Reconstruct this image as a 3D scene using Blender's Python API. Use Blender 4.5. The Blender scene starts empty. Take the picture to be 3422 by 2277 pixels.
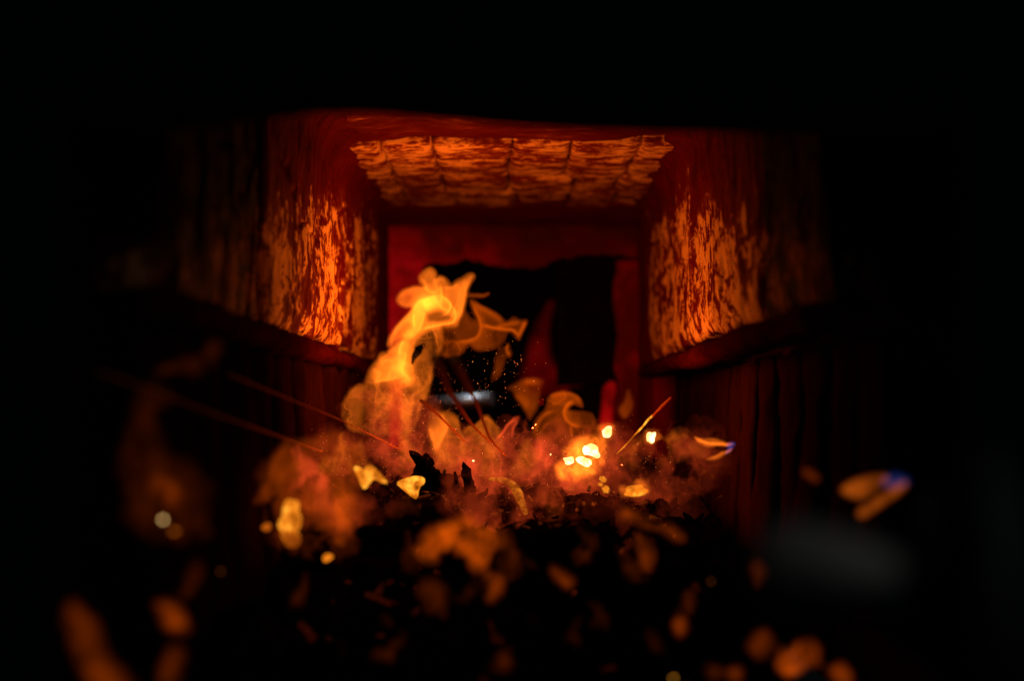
import bpy, bmesh, math, random
import numpy as np
from mathutils import Vector, Matrix, Euler

# ------------------------------------------------------------------ camera, world, lamps
scene = bpy.context.scene
C = scene.collection
W_SRC, H_SRC = 3422.0, 2277.0
LENS = 50.0
FPX = LENS / 36.0 * W_SRC
VP = (1728.0, 1380.0)                      # where the firebox axis vanishes in the photograph
PITCH = math.atan((VP[1] - H_SRC / 2) / FPX)
YAW = math.atan((VP[0] - W_SRC / 2) / FPX)

cam_d = bpy.data.cameras.new('camera')
cam = bpy.data.objects.new('camera', cam_d)
C.objects.link(cam)
cam.location = (0, 0, 0)
cam.rotation_euler = (math.radians(90) + PITCH, 0, YAW)
cam_d.lens = LENS
cam_d.sensor_width = 36.0
cam_d.clip_start = 0.02
cam_d.clip_end = 50
cam_d.dof.use_dof = True
cam_d.dof.focus_distance = 1.90
cam_d.dof.aperture_fstop = 2.1
scene.camera = cam

w = bpy.data.worlds.new('World')
scene.world = w
w.use_nodes = True
w.node_tree.nodes['Background'].inputs[0].default_value = (0.75, 0.95, 1.0, 1)
w.node_tree.nodes['Background'].inputs[1].default_value = 0.0016

vs = scene.view_settings
vs.view_transform = 'Standard'
vs.look = 'None'
vs.exposure = 0.0
vs.gamma = 1.0
scene.render.film_transparent = False
cy = scene.cycles
cy.use_denoising = True
cy.transparent_max_bounces = 96
cy.max_bounces = 6
cy.diffuse_bounces = 3
cy.glossy_bounces = 3
cy.volume_bounces = 0
cy.sample_clamp_indirect = 4.0
cy.caustics_reflective = False
cy.caustics_refractive = False

R_CAM = Euler(cam.rotation_euler).to_matrix()
RC = np.array(R_CAM)


def Pn(u, v, d):
    """photo pixel (numpy) + depth along the firebox -> world points"""
    u = np.asarray(u, float); v = np.asarray(v, float); d = np.asarray(d, float)
    rx = (u - W_SRC / 2) / FPX
    ry = -(v - H_SRC / 2) / FPX
    x = RC[0, 0] * rx + RC[0, 1] * ry - RC[0, 2]
    y = RC[1, 0] * rx + RC[1, 1] * ry - RC[1, 2]
    z = RC[2, 0] * rx + RC[2, 1] * ry - RC[2, 2]
    s = d / y
    return np.stack([x * s, y * s, z * s], -1)


def P(u, v, d):
    return Vector(Pn(u, v, d).tolist())


def lamp(name, loc, power, color, radius):
    l = bpy.data.lights.new(name, 'POINT')
    l.energy = power
    l.color = color
    l.shadow_soft_size = radius
    o = bpy.data.objects.new(name, l)
    o.location = loc
    C.objects.link(o)
    return o


FIRE = (1.0, 0.25, 0.03)
lamp('fire_light', P(1330, 1260, 1.84), 0.95, FIRE, 0.04)
lamp('fire_light', P(1480, 1020, 2.05), 1.85, FIRE, 0.04)
lamp('fire_light', P(2060, 1390, 1.92), 1.15, FIRE, 0.04)
lamp('fire_light', P(1450, 1470, 2.45), 0.25, FIRE, 0.05)

def area(name, loc, target, size, power, color, spread=180):
    l = bpy.data.lights.new(name, 'AREA')
    l.shape = 'RECTANGLE'
    l.size, l.size_y = size
    l.energy = power
    l.color = color
    l.spread = math.radians(spread)
    o = bpy.data.objects.new(name, l)
    o.location = loc
    o.rotation_euler = (Vector(target) - Vector(loc)).to_track_quat('-Z', 'Y').to_euler()
    C.objects.link(o)
    return o
area('room_daylight', (0.75, -0.7, 0.85), (0.2, 0.8, 0.0), (0.8, 0.6), 1.25, (1.0, 0.99, 0.97))
area('flue_daylight', (-0.06, 3.16, 0.36), (-0.11, 3.29, 0.02), (0.10, 0.05), 0.036, (0.88, 0.94, 1.0), 30)

# ------------------------------------------------------------------ helpers
rng = random.Random(7)


def lk(name, me, mat=None, parent=None):
    o = bpy.data.objects.new(name, me)
    C.objects.link(o)
    if mat is not None and not me.materials:
        me.materials.append(mat)
    if parent is not None:
        o.parent = parent
        o.matrix_parent_inverse = Matrix.Identity(4)
    return o


def tag(o, label=None, cat=None, group=None, kind=None):
    if label: o['label'] = label
    if cat: o['category'] = cat
    if group: o['group'] = group
    if kind: o['kind'] = kind
    return o


def empty(name, loc=(0, 0, 0)):
    o = bpy.data.objects.new(name, None)
    o.location = loc
    o.empty_display_size = 0.02
    C.objects.link(o)
    return o


def child(o, parent):
    """parent a mesh whose coordinates are in world space under an Empty that has a location"""
    o.parent = parent
    o.matrix_parent_inverse = Matrix.Translation(-Vector(parent.location))
    return o


def hash3(ix, iy, iz, seed):
    n = (ix * 374761393 + iy * 668265263 + iz * 2147483647 + seed * 974634777) & 0xFFFFFFFF
    n = ((n ^ (n >> 13)) * 1274126177) & 0xFFFFFFFF
    n = (n ^ (n >> 16)) & 0xFFFFFFFF
    return n.astype(np.float64) / 4294967295.0


def vnoise(x, y, z=0.0, seed=0):
    x, y, z = np.broadcast_arrays(np.asarray(x, float), np.asarray(y, float), np.asarray(z, float))
    ix = np.floor(x).astype(np.int64); iy = np.floor(y).astype(np.int64); iz = np.floor(z).astype(np.int64)
    fx, fy, fz = x - ix, y - iy, z - iz
    sx = fx * fx * fx * (fx * (fx * 6 - 15) + 10); sy = fy * fy * fy * (fy * (fy * 6 - 15) + 10); sz = fz * fz * (3 - 2 * fz)
    r = 0
    for dx in (0, 1):
        for dy in (0, 1):
            for dz in (0, 1):
                wgt = (sx if dx else 1 - sx) * (sy if dy else 1 - sy) * (sz if dz else 1 - sz)
                r = r + wgt * hash3(ix + dx, iy + dy, iz + dz, seed)
    return r * 2 - 1


def fbm(x, y, z=0.0, seed=0, oct=4, gain=0.5):
    a, f, r = 1.0, 1.0, 0
    for k in range(oct):
        r = r + a * vnoise(np.asarray(x) * f + 13.7 * k, np.asarray(y) * f - 7.3 * k, np.asarray(z) * f, seed + k)
        a *= gain; f *= 2.03
    return r


def sstep(a, b, x):
    t = np.clip((x - a) / (b - a), 0, 1)
    return t * t * (3 - 2 * t)


def smooth_poly(pts, it=3, closed=True):
    p = np.array(pts, float)
    for _ in range(it):
        if closed:
            q = np.roll(p, -1, 0)
            p = np.stack([0.75 * p + 0.25 * q, 0.25 * p + 0.75 * q], 1).reshape(-1, 2)
        else:
            q = p[1:]; b = p[:-1]
            m = np.stack([0.75 * b + 0.25 * q, 0.25 * b + 0.75 * q], 1).reshape(-1, 2)
            p = np.concatenate([p[:1], m[1:-1], p[-1:]], 0)
    return p


def seg_dist(X, Y, pts, closed, side=False):
    """distance to polyline and parameter 0..1 along it"""
    n = len(pts)
    L = [0.0]
    for i in range(n - 1):
        L.append(L[-1] + float(np.hypot(*(pts[i + 1] - pts[i]))))
    best = np.full(X.shape, 1e9); par = np.zeros(X.shape); sg = np.zeros(X.shape)
    for i in range(n if closed else n - 1):
        a = pts[i]; b = pts[(i + 1) % n]
        e = b - a; l2 = float(e @ e) + 1e-9
        t = np.clip(((X - a[0]) * e[0] + (Y - a[1]) * e[1]) / l2, 0, 1)
        d2 = (X - a[0] - t * e[0]) ** 2 + (Y - a[1] - t * e[1]) ** 2
        m = d2 < best
        best = np.where(m, d2, best)
        if not closed:
            par = np.where(m, (L[i] + t * math.sqrt(l2)) / max(L[-1], 1e-6), par)
        if side: sg = np.where(m, np.sign(e[0] * (Y - a[1]) - e[1] * (X - a[0])), sg)
    return (np.sqrt(best), par, sg) if side else (np.sqrt(best), par)


def inside(X, Y, pts):
    r = np.zeros(X.shape, bool)
    n = len(pts)
    for i in range(n):
        x1, y1 = pts[i]; x2, y2 = pts[(i + 1) % n]
        if y1 == y2: continue
        c = ((y1 > Y) != (y2 > Y)) & (X < (x2 - x1) * (Y - y1) / (y2 - y1) + x1)
        r ^= c
    return r


def sdf(X, Y, pts):
    d, _ = seg_dist(X, Y, pts, True)
    return np.where(inside(X, Y, pts), d, -d)


# ------------------------------------------------------------------ materials
def new_mat(name):
    m = bpy.data.materials.new(name)
    m.use_nodes = True
    nt = m.node_tree
    nt.nodes.clear()
    out = nt.nodes.new('ShaderNodeOutputMaterial')
    return m, nt, out


def nd(nt, typ, **kw):
    n = nt.nodes.new(typ)
    for k, v in kw.items():
        setattr(n, k, v)
    return n


def pos_map(nt, scale):
    g = nd(nt, 'ShaderNodeNewGeometry')
    mp = nd(nt, 'ShaderNodeMapping')
    mp.inputs['Scale'].default_value = scale
    nt.links.new(g.outputs['Position'], mp.inputs['Vector'])
    return mp.outputs[0], g


def noise(nt, vec, scale, detail=6, rough=0.6, dist=0.0):
    n = nd(nt, 'ShaderNodeTexNoise')
    n.inputs['Scale'].default_value = scale
    n.inputs['Detail'].default_value = detail
    n.inputs['Roughness'].default_value = rough
    n.inputs['Distortion'].default_value = dist
    nt.links.new(vec, n.inputs['Vector'])
    return n.outputs['Fac']


def math_n(nt, op, a, b=None, clamp=False):
    n = nd(nt, 'ShaderNodeMath', operation=op)
    n.use_clamp = clamp
    for k, v in ((0, a), (1, b)):
        if v is None: continue
        if isinstance(v, (int, float)): n.inputs[k].default_value = v
        else: nt.links.new(v, n.inputs[k])
    return n.outputs[0]


def ramp(nt, fac, stops, interp='LINEAR'):
    r = nd(nt, 'ShaderNodeValToRGB')
    r.color_ramp.interpolation = interp
    el = r.color_ramp.elements
    while len(el) > 1: el.remove(el[-1])
    el[0].position = stops[0][0]; el[0].color = (*stops[0][1], 1)
    for p, c in stops[1:]:
        e = el.new(p); e.color = (*c, 1)
    nt.links.new(fac, r.inputs[0])
    return r.outputs[0]


def flame_mat(name, color, density):
    m, nt, out = new_mat(name)
    tr = nd(nt, 'ShaderNodeBsdfTransparent')
    em = nd(nt, 'ShaderNodeEmission')
    em.inputs[0].default_value = (*color, 1)
    em.inputs[1].default_value = density
    nt.links.new(tr.outputs[0], out.inputs['Surface'])
    nt.links.new(em.outputs[0], out.inputs['Volume'])
    return m


TH = 0.030                                   # metres of dense burning gas that read as brightness 1
THIN = 0.20                                  # the same for thin, dim gas
M = {}
GAS = {'flame': (1.0, 0.172, 0.009), 'amber': (1.0, 0.122, 0.002), 'rose': (1.0, 0.085, 0.018), 'red': (1.0, 0.006, 0.006), 'blue': (0.08, 0.17, 0.9)}
for k_, c_ in GAS.items():
    M[k_] = (flame_mat('burning_gas_' + k_, c_, 1 / TH), flame_mat('thin_burning_gas_' + k_, c_, 1 / THIN))


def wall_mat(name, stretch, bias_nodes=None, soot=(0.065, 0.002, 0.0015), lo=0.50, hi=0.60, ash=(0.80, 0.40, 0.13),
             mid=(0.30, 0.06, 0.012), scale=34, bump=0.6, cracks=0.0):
    m, nt, out = new_mat(name)
    v, g = pos_map(nt, stretch)
    v2, _ = pos_map(nt, (1, 1, 1))
    n1 = noise(nt, v, scale, 10, 0.68, 0.25)
    n2 = noise(nt, v2, 11.0, 4, 0.6)
    n3 = noise(nt, v, scale * 3.3, 6, 0.7)
    f = math_n(nt, 'ADD', math_n(nt, 'MULTIPLY', n1, 0.66), math_n(nt, 'MULTIPLY', n2, 0.34))
    f = math_n(nt, 'ADD', f, math_n(nt, 'MULTIPLY', math_n(nt, 'SUBTRACT', n3, 0.5), 0.30))
    if cracks:
        vo = nd(nt, 'ShaderNodeTexVoronoi', feature='DISTANCE_TO_EDGE')
        vo.inputs['Scale'].default_value = cracks
        dn = nd(nt, 'ShaderNodeTexNoise'); dn.inputs['Scale'].default_value = 14; dn.inputs['Detail'].default_value = 5
        nt.links.new(v2, dn.inputs['Vector'])
        mx_ = nd(nt, 'ShaderNodeVectorMath', operation='MULTIPLY_ADD')
        nt.links.new(dn.outputs['Color'], mx_.inputs[0]); mx_.inputs[1].default_value = (0.09, 0.09, 0.09); nt.links.new(v2, mx_.inputs[2])
        nt.links.new(mx_.outputs[0], vo.inputs['Vector'])
        ck = math_n(nt, 'MAXIMUM', math_n(nt, 'SUBTRACT', 0.045, vo.outputs['Distance']), 0.0)
        f = math_n(nt, 'SUBTRACT', f, math_n(nt, 'MULTIPLY', ck, 3.2))
    if bias_nodes:
        f = math_n(nt, 'ADD', f, bias_nodes(nt, g))
    rust = (soot[0] * 1.8, soot[1] * 1.6, soot[2] * 1.6)
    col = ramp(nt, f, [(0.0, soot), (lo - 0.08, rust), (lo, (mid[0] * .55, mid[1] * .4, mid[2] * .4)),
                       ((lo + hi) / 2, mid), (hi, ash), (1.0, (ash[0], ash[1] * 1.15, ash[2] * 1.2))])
    b = nd(nt, 'ShaderNodeBsdfPrincipled')
    nt.links.new(col, b.inputs['Base Color'])
    b.inputs['Roughness'].default_value = 0.85
    b.inputs['Specular IOR Level'].default_value = 0.03
    bp = nd(nt, 'ShaderNodeBump')
    bp.inputs['Strength'].default_value = bump
    bp.inputs['Distance'].default_value = 0.006
    nt.links.new(f, bp.inputs['Height'])
    nt.links.new(bp.outputs[0], b.inputs['Normal'])
    nt.links.new(b.outputs[0], out.inputs['Surface'])
    return m


def upper_shade_and_soot(nt, g):
    """shade painted in above a slanted line towards the ceiling, plus sooty blotches"""
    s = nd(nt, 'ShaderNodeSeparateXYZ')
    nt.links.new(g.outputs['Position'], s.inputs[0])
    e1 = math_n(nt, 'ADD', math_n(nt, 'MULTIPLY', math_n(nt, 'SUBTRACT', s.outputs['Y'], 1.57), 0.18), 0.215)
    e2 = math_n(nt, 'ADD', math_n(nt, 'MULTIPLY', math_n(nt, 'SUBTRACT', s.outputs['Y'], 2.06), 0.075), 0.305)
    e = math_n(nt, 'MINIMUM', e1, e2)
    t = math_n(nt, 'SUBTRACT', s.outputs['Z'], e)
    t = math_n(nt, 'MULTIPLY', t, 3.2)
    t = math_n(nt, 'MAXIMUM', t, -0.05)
    up = math_n(nt, 'MULTIPLY', math_n(nt, 'MINIMUM', t, 0.26), -1.0)  # shade on the upper wall, put into the colour
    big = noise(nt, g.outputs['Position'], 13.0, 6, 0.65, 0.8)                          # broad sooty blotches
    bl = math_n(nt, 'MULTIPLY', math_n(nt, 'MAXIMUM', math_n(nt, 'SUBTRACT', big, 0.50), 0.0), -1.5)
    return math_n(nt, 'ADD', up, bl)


M['wall'] = wall_mat('scaled_refractory', (1.0, 1.0, 0.85), upper_shade_and_soot, lo=0.478, hi=0.548, scale=58, cracks=6)
M['wall_front'] = wall_mat('darker_refractory', (1.0, 1.0, 0.7), upper_shade_and_soot, soot=(0.006, 0.0004, 0.0003), lo=0.46, hi=0.60, cracks=11, scale=45,
                           ash=(0.42, 0.15, 0.05), mid=(0.10, 0.02, 0.005))  # front slabs: like the slabs behind them, in darker tones
M['brick'] = wall_mat('scaled_firebrick', (0.38, 1.0, 1.0), None, lo=0.465, hi=0.535, scale=70, bump=0.25)


def plain(name, col, rough=0.8, metallic=0.0, nscale=30, var=0.5, bump=0.4, stretch=(1, 1, 1), spec=0.0):
    m, nt, out = new_mat(name)
    v, g = pos_map(nt, stretch)
    f = noise(nt, v, nscale, 8, 0.62)
    c = ramp(nt, f, [(0.25, tuple(x * (1 - var) for x in col)), (0.75, tuple(min(1, x * (1 + var)) for x in col))])
    b = nd(nt, 'ShaderNodeBsdfPrincipled')
    nt.links.new(c, b.inputs['Base Color'])
    b.inputs['Roughness'].default_value = rough
    b.inputs['Metallic'].default_value = metallic
    b.inputs['Specular IOR Level'].default_value = spec
    bp = nd(nt, 'ShaderNodeBump')
    bp.inputs['Strength'].default_value = bump
    bp.inputs['Distance'].default_value = 0.004
    nt.links.new(f, bp.inputs['Height'])
    nt.links.new(bp.outputs[0], b.inputs['Normal'])
    nt.links.new(b.outputs[0], out.inputs['Surface'])
    return m


M['rust'] = plain('red_oxide_crust', (0.045, 0.0022, 0.0016), 0.9, nscale=60, var=0.45)
M['rear'] = plain('dark_red_oxide', (0.20, 0.004, 0.003), 0.95, nscale=25, var=0.5)
M['soot'] = plain('black_soot', (0.018, 0.004, 0.003), 0.95)
M['slat'] = plain('rusty_iron_bar', (0.022, 0.0033, 0.001), 0.75, nscale=22, var=0.6, stretch=(1, 1, 0.25))
M['iron'] = plain('black_cast_iron', (0.035, 0.04, 0.042), 0.6, nscale=20)
M['lintel'] = plain('sooty_cast_iron', (0.006, 0.012, 0.013), 0.7, nscale=20)
M['grey_paint'] = plain('worn_grey_paint', (0.31, 0.30, 0.29), 0.6, nscale=40, var=0.2, bump=0.1)
M['steel'] = plain('grey_steel', (0.42, 0.45, 0.46), 0.42, 0.8, nscale=40, var=0.3, bump=0.1, spec=0.5)
M['char'] = plain('charcoal', (0.0065, 0.002, 0.0014), 0.9, nscale=140, var=0.7, bump=0.8)
M['straw'] = plain('scorched_straw', (0.65, 0.32, 0.11), 0.7, nscale=90, var=0.4)
_nt = M['straw'].node_tree                    # thin straw lets some light through
_p = next(n for n in _nt.nodes if n.type == 'BSDF_PRINCIPLED'); _o = next(n for n in _nt.nodes if n.type == 'OUTPUT_MATERIAL')
_t = nd(_nt, 'ShaderNodeBsdfTranslucent'); _t.inputs[0].default_value = (0.95, 0.42, 0.12, 1)
_x = nd(_nt, 'ShaderNodeMixShader'); _x.inputs[0].default_value = 0.6
_nt.links.new(_p.outputs[0], _x.inputs[1]); _nt.links.new(_t.outputs[0], _x.inputs[2]); _nt.links.new(_x.outputs[0], _o.inputs['Surface'])


def hot_wall_mat():
    """red-hot plate: gives off a deep red glow where it is hottest"""
    m, nt, out = new_mat('red_hot_plate')
    v, g = pos_map(nt, (1, 1, 1))
    s = nd(nt, 'ShaderNodeSeparateXYZ')
    nt.links.new(g.outputs['Position'], s.inputs[0])
    n = noise(nt, v, 12, 5, 0.6)
    n2 = noise(nt, v, 34, 5, 0.6)
    hx = math_n(nt, 'MULTIPLY', math_n(nt, 'ADD', s.outputs['X'], 0.02), -1.0)     # hotter behind the big flame
    hx = math_n(nt, 'MAXIMUM', hx, -0.03)
    f = math_n(nt, 'ADD', math_n(nt, 'ADD', math_n(nt, 'MULTIPLY', n, 0.55), math_n(nt, 'MULTIPLY', n2, 0.25)), hx)
    hz = math_n(nt, 'MULTIPLY', math_n(nt, 'SUBTRACT', s.outputs['Z'], 0.350), -3.0)
    hz = math_n(nt, 'MINIMUM', hz, 0.08)
    f = math_n(nt, 'ADD', f, hz)
    c = ramp(nt, f, [(0.25, (0.008, 0.0, 0.0)), (0.45, (0.030, 0.0, 0.0)), (0.60, (0.10, 0.0, 0.0004)), (0.78, (0.28, 0.001, 0.003))])
    b = nd(nt, 'ShaderNodeBsdfPrincipled')
    b.inputs['Base Color'].default_value = (0.05, 0.004, 0.003, 1)
    b.inputs['Roughness'].default_value = 0.9
    nt.links.new(c, b.inputs['Emission Color'])
    b.inputs['Emission Strength'].default_value = 1.0
    nt.links.new(b.outputs[0], out.inputs['Surface'])
    return m


M['hot_wall'] = hot_wall_mat()


def ember_mat(name, dark, mid, hot, scale=70, lo=0.36, hi=0.66, strength=1.0):
    m, nt, out = new_mat(name)
    v, g = pos_map(nt, (1, 1, 1))
    f = noise(nt, v, scale, 7, 0.62)
    c = ramp(nt, f, [(lo - 0.08, dark), ((lo + hi) / 2, mid), (hi, hot)])
    b = nd(nt, 'ShaderNodeBsdfPrincipled')
    b.inputs['Base Color'].default_value = (0.03, 0.012, 0.008, 1)
    b.inputs['Roughness'].default_value = 0.9
    nt.links.new(c, b.inputs['Emission Color'])
    b.inputs['Emission Strength'].default_value = strength
    bp = nd(nt, 'ShaderNodeBump')
    bp.inputs['Strength'].default_value = 0.8
    bp.inputs['Distance'].default_value = 0.003
    nt.links.new(f, bp.inputs['Height'])
    nt.links.new(bp.outputs[0], b.inputs['Normal'])
    nt.links.new(b.outputs[0], out.inputs['Surface'])
    return m


M['white_ember'] = ember_mat('white_hot_ember', (1.0, 0.28, 0.03), (2.6, 1.3, 0.35), (4.0, 2.9, 1.3), 60, 0.3, 0.6)
M['gold_ember'] = ember_mat('golden_ember', (0.10, 0.010, 0.0), (0.80, 0.20, 0.008), (1.6, 0.62, 0.05), 75, 0.34, 0.64)
M['orange_ember'] = ember_mat('orange_ember', (0.03, 0.003, 0.0), (0.45, 0.085, 0.004), (1.0, 0.26, 0.012), 38, 0.34, 0.62)
M['splinter'] = ember_mat('glowing_splinter', (0.06, 0.006, 0.0), (0.32, 0.055, 0.003), (0.75, 0.18, 0.012), 90, 0.36, 0.66)
M['dull_ember'] = ember_mat('dull_red_ember', (0.0, 0.0, 0.0), (0.03, 0.002, 0.0), (0.35, 0.05, 0.003), 60, 0.46, 0.72)
M['spark'] = ember_mat('spark', (0.6, 0.07, 0.01), (1.0, 0.16, 0.03), (1.4, 0.32, 0.07), 30, 0.3, 0.6)


# ------------------------------------------------------------------ mesh makers
def grid_slab(name, fpos, nu, nv, back, mat, parent=None):
    """closed block whose visible face is an nu x nv grid given by fpos(U,V)->points; 'back' is the offset of its rear"""
    U, V = np.meshgrid(np.linspace(0, 1, nu), np.linspace(0, 1, nv), indexing='ij')
    A = fpos(U, V).reshape(-1, 3)
    idx = np.arange(nu * nv).reshape(nu, nv)
    verts = A.tolist()
    q = np.stack([idx[:-1, :-1], idx[1:, :-1], idx[1:, 1:], idx[:-1, 1:]], -1).reshape(-1, 4).tolist()
    ring = list(idx[:, 0]) + list(idx[-1, 1:]) + list(idx[-2::-1, -1]) + list(idx[0, -2:0:-1])
    n0 = len(verts)
    for i in ring:
        verts.append((A[i] + np.array(back)).tolist())
    n = len(ring)
    for k in range(n):
        q.append([int(ring[(k + 1) % n]), int(ring[k]), n0 + k, n0 + (k + 1) % n])
    q.append([n0 + k for k in range(n)][::-1])
    me = bpy.data.meshes.new(name)
    me.from_pydata(verts, [], q)
    me.update()
    bm = bmesh.new(); bm.from_mesh(me)
    bmesh.ops.recalc_face_normals(bm, faces=bm.faces)
    bm.to_mesh(me); bm.free()
    for p in me.polygons: p.use_smooth = len(p.vertices) == 4
    return lk(name, me, mat, parent)


def box(name, lo, hi, mat, parent=None, bevel=0.004, jitter=0.0, seg=2):
    bm = bmesh.new()
    bmesh.ops.create_cube(bm, size=1)
    lo = Vector(lo); hi = Vector(hi)
    for v in bm.verts:
        v.co = Vector(((lo[i] + hi[i]) / 2 + v.co[i] * (hi[i] - lo[i])) for i in range(3))
        if jitter: v.co += Vector((rng.uniform(-1, 1), rng.uniform(-1, 1), rng.uniform(-1, 1))) * jitter
    if bevel:
        bmesh.ops.bevel(bm, geom=bm.edges[:], offset=bevel, segments=seg, affect='EDGES', profile=0.6)
    me = bpy.data.meshes.new(name)
    bm.to_mesh(me); bm.free()
    return lk(name, me, mat, parent)


def tube(name, pts, radii, mat, parent=None, sides=8):
    pts = [Vector(p) for p in pts]
    verts, faces = [], []
    for i, p in enumerate(pts):
        t = (pts[min(i + 1, len(pts) - 1)] - pts[max(i - 1, 0)]).normalized()
        a = t.cross(Vector((0.13, 0.2, 1))).normalized(); b = t.cross(a)
        for k in range(sides):
            an = 2 * math.pi * k / sides
            verts.append(p + (a * math.cos(an) + b * math.sin(an)) * radii[i])
    for i in range(len(pts) - 1):
        for k in range(sides):
            faces.append([i * sides + k, i * sides + (k + 1) % sides, (i + 1) * sides + (k + 1) % sides, (i + 1) * sides + k])
    faces.append(list(range(sides))[::-1])
    faces.append([(len(pts) - 1) * sides + k for k in range(sides)])
    me = bpy.data.meshes.new(name)
    me.from_pydata(verts, [], faces); me.update()
    for p in me.polygons: p.use_smooth = len(p.vertices) == 4
    return lk(name, me, mat, parent)


# ------------------------------------------------------------------ the firebox (setting)
XL, XR = -0.264, 0.250
ZC = 0.394
D1, D2, D3 = 2.06, 2.70, 3.03
ZL = 0.092


def side_face(x0, sgn, y0, y1, z0, z1, seed, amp, roundy=0.0, cove=True):
    def f(U, V):
        y = y0 + (y1 - y0) * U; z = z0 + (z1 - z0) * V
        h = fbm(y * 16, z * 5, 0, seed, 5, 0.55) * amp + fbm(y * 70, z * 18, 0, seed + 9, 3) * amp * 0.35
        # cracks
        cr = np.abs(fbm(y * 6 + 3, z * 6, 0, seed + 31, 3))
        h = h - np.exp(-(cr / 0.025) ** 2) * amp * 1.3
        h = h - roundy * (np.exp(-(y1 - y) / 0.02) + np.exp(-(y - y0) / 0.015) + np.exp(-(z - z0) / 0.012))
        tc = np.clip((z - (ZC - 0.05)) / 0.052, 0, 1) if cove else 0 * z      # cove up to the ceiling
        h = h + 0.034 * (1 - np.sqrt(1 - tc ** 2 * 0.999))
        z = z + (1 - V) * fbm(y * 14, 0 * y, 0, seed + 5, 4) * 0.010
        return np.stack([x0 + sgn * h, y, z], -1)
    return f


walls = {}
for nm, x0, sgn, seed, ys in (('wall_left', XL, 1, 11, 1.06), ('wall_right', XR, -1, 47, 1.17)):
    wall = box(nm, (x0 - sgn * 0.10 if sgn > 0 else x0 + 0.095, ys - 0.02, -0.30), (x0 - 0.055 if sgn > 0 else x0 + 0.14, 3.2, 0.46), M['soot'], None, 0.004)
    tag(wall, kind='structure', label='dark side wall of the firebox on the %s of the fire' % nm[5:])
    walls[nm] = wall
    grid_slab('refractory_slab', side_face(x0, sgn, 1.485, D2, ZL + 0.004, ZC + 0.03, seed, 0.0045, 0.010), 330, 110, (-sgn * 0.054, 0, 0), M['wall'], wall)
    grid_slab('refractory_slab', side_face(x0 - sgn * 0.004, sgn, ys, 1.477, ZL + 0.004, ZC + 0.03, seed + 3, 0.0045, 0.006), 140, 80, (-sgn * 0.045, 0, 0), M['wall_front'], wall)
    grid_slab('back_slab', side_face(x0 - sgn * 0.006, sgn, D2 + 0.006, D3, -0.28, ZC + 0.03, seed + 5, 0.003, 0.004, False), 40, 80, (-sgn * 0.04, 0, 0), M['rear'], wall)
    # ledge rail that carries the slabs
    def rail(U, V, x0=x0, sgn=sgn, seed=seed, ys=ys):
        y = ys + (2.72 - ys) * U
        a = V * math.pi
        x = x0 + sgn * (0.001 + 0.013 * np.sin(a)) + sgn * fbm(y * 20, V * 2, 0, seed + 71, 4) * 0.005
        z = ZL - 0.012 + 0.013 * np.cos(a) + fbm(y * 12, 0 * y, 0, seed + 72, 3) * 0.003
        return np.stack([x, y, z], -1)
    grid_slab('ledge', rail, 160, 9, (-sgn * 0.03, 0, 0), M['rust'], wall)
    # upright iron bars below the ledge
    r2 = random.Random(seed)
    y = ys + 0.02
    while y < 2.68:
        wd = r2.uniform(0.085, 0.125)
        ph, am = r2.uniform(0, 6), r2.uniform(0.008, 0.022)
        lean = r2.uniform(0.0, 0.05)
        rise = r2.uniform(0.012, 0.024) if sgn > 0 else r2.uniform(0.006, 0.014)
        def bar(U, V, y=y, wd=wd, ph=ph, am=am, lean=lean, x0=x0, sgn=sgn, rise=rise):
            z = ZL - 0.026 - 0.25 * V
            a = U * math.pi
            wv = wd * (1 + 0.22 * np.sin(V * 5 + ph))
            yy = y + wd / 2 - wv / 2 * np.cos(a) + am * np.sin(V * 4.2 + ph) + lean * V
            xx = x0 - sgn * (0.018 if sgn > 0 else 0.066) + sgn * rise * np.sin(a) ** 0.8 + sgn * 0.010 * V + sgn * fbm(yy * 40, z * 25, 0, 7, 3) * 0.003
            return np.stack([xx, yy, z], -1)
        grid_slab('upright_bar', bar, 15, 24, (-sgn * 0.02, 0, 0), M['slat'], wall)
        y += wd + r2.uniform(0.018, 0.04)

# ceiling: a front plate, firebricks over the fire, a dark rear plate
ceil = box('ceiling', (-0.36, 0.98, ZC + 0.062), (0.35, 3.2, ZC + 0.11), M['soot'], None, 0.004)
tag(ceil, kind='structure', label='firebox ceiling above the flames')

def ceil_front(U, V):
    x = -0.31 + 0.61 * U; y = 1.02 + (D1 - 0.01 - 1.02) * V
    z = ZC + 0.004 + fbm(x * 9, y * 22, 0, 5, 4) * 0.005 + 0.010 * np.exp(-((x + 0.14) / 0.05) ** 2) * np.exp(-((y - 1.9) / 0.1) ** 2)
    return np.stack([x, y, z], -1)
cf = wall_mat('rusty_ceiling_plate', (0.3, 1.0, 1.0), None, soot=(0.05, 0.0015, 0.0012), lo=0.58, hi=0.70, mid=(0.24, 0.035, 0.006), ash=(0.55, 0.20, 0.05), scale=30)
grid_slab('front_plate', ceil_front, 90, 120, (0, 0, 0.05), cf, ceil)

def ceil_back(U, V):
    x = -0.31 + 0.61 * U; y = D2 + 0.004 + (D3 - D2) * V
    z = ZC + 0.006 + fbm(x * 9, y * 12, 0, 8, 4) * 0.003
    return np.stack([x, y, z], -1)
grid_slab('rear_plate', ceil_back, 60, 40, (0, 0, 0.05), M['rear'], ceil)

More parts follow.
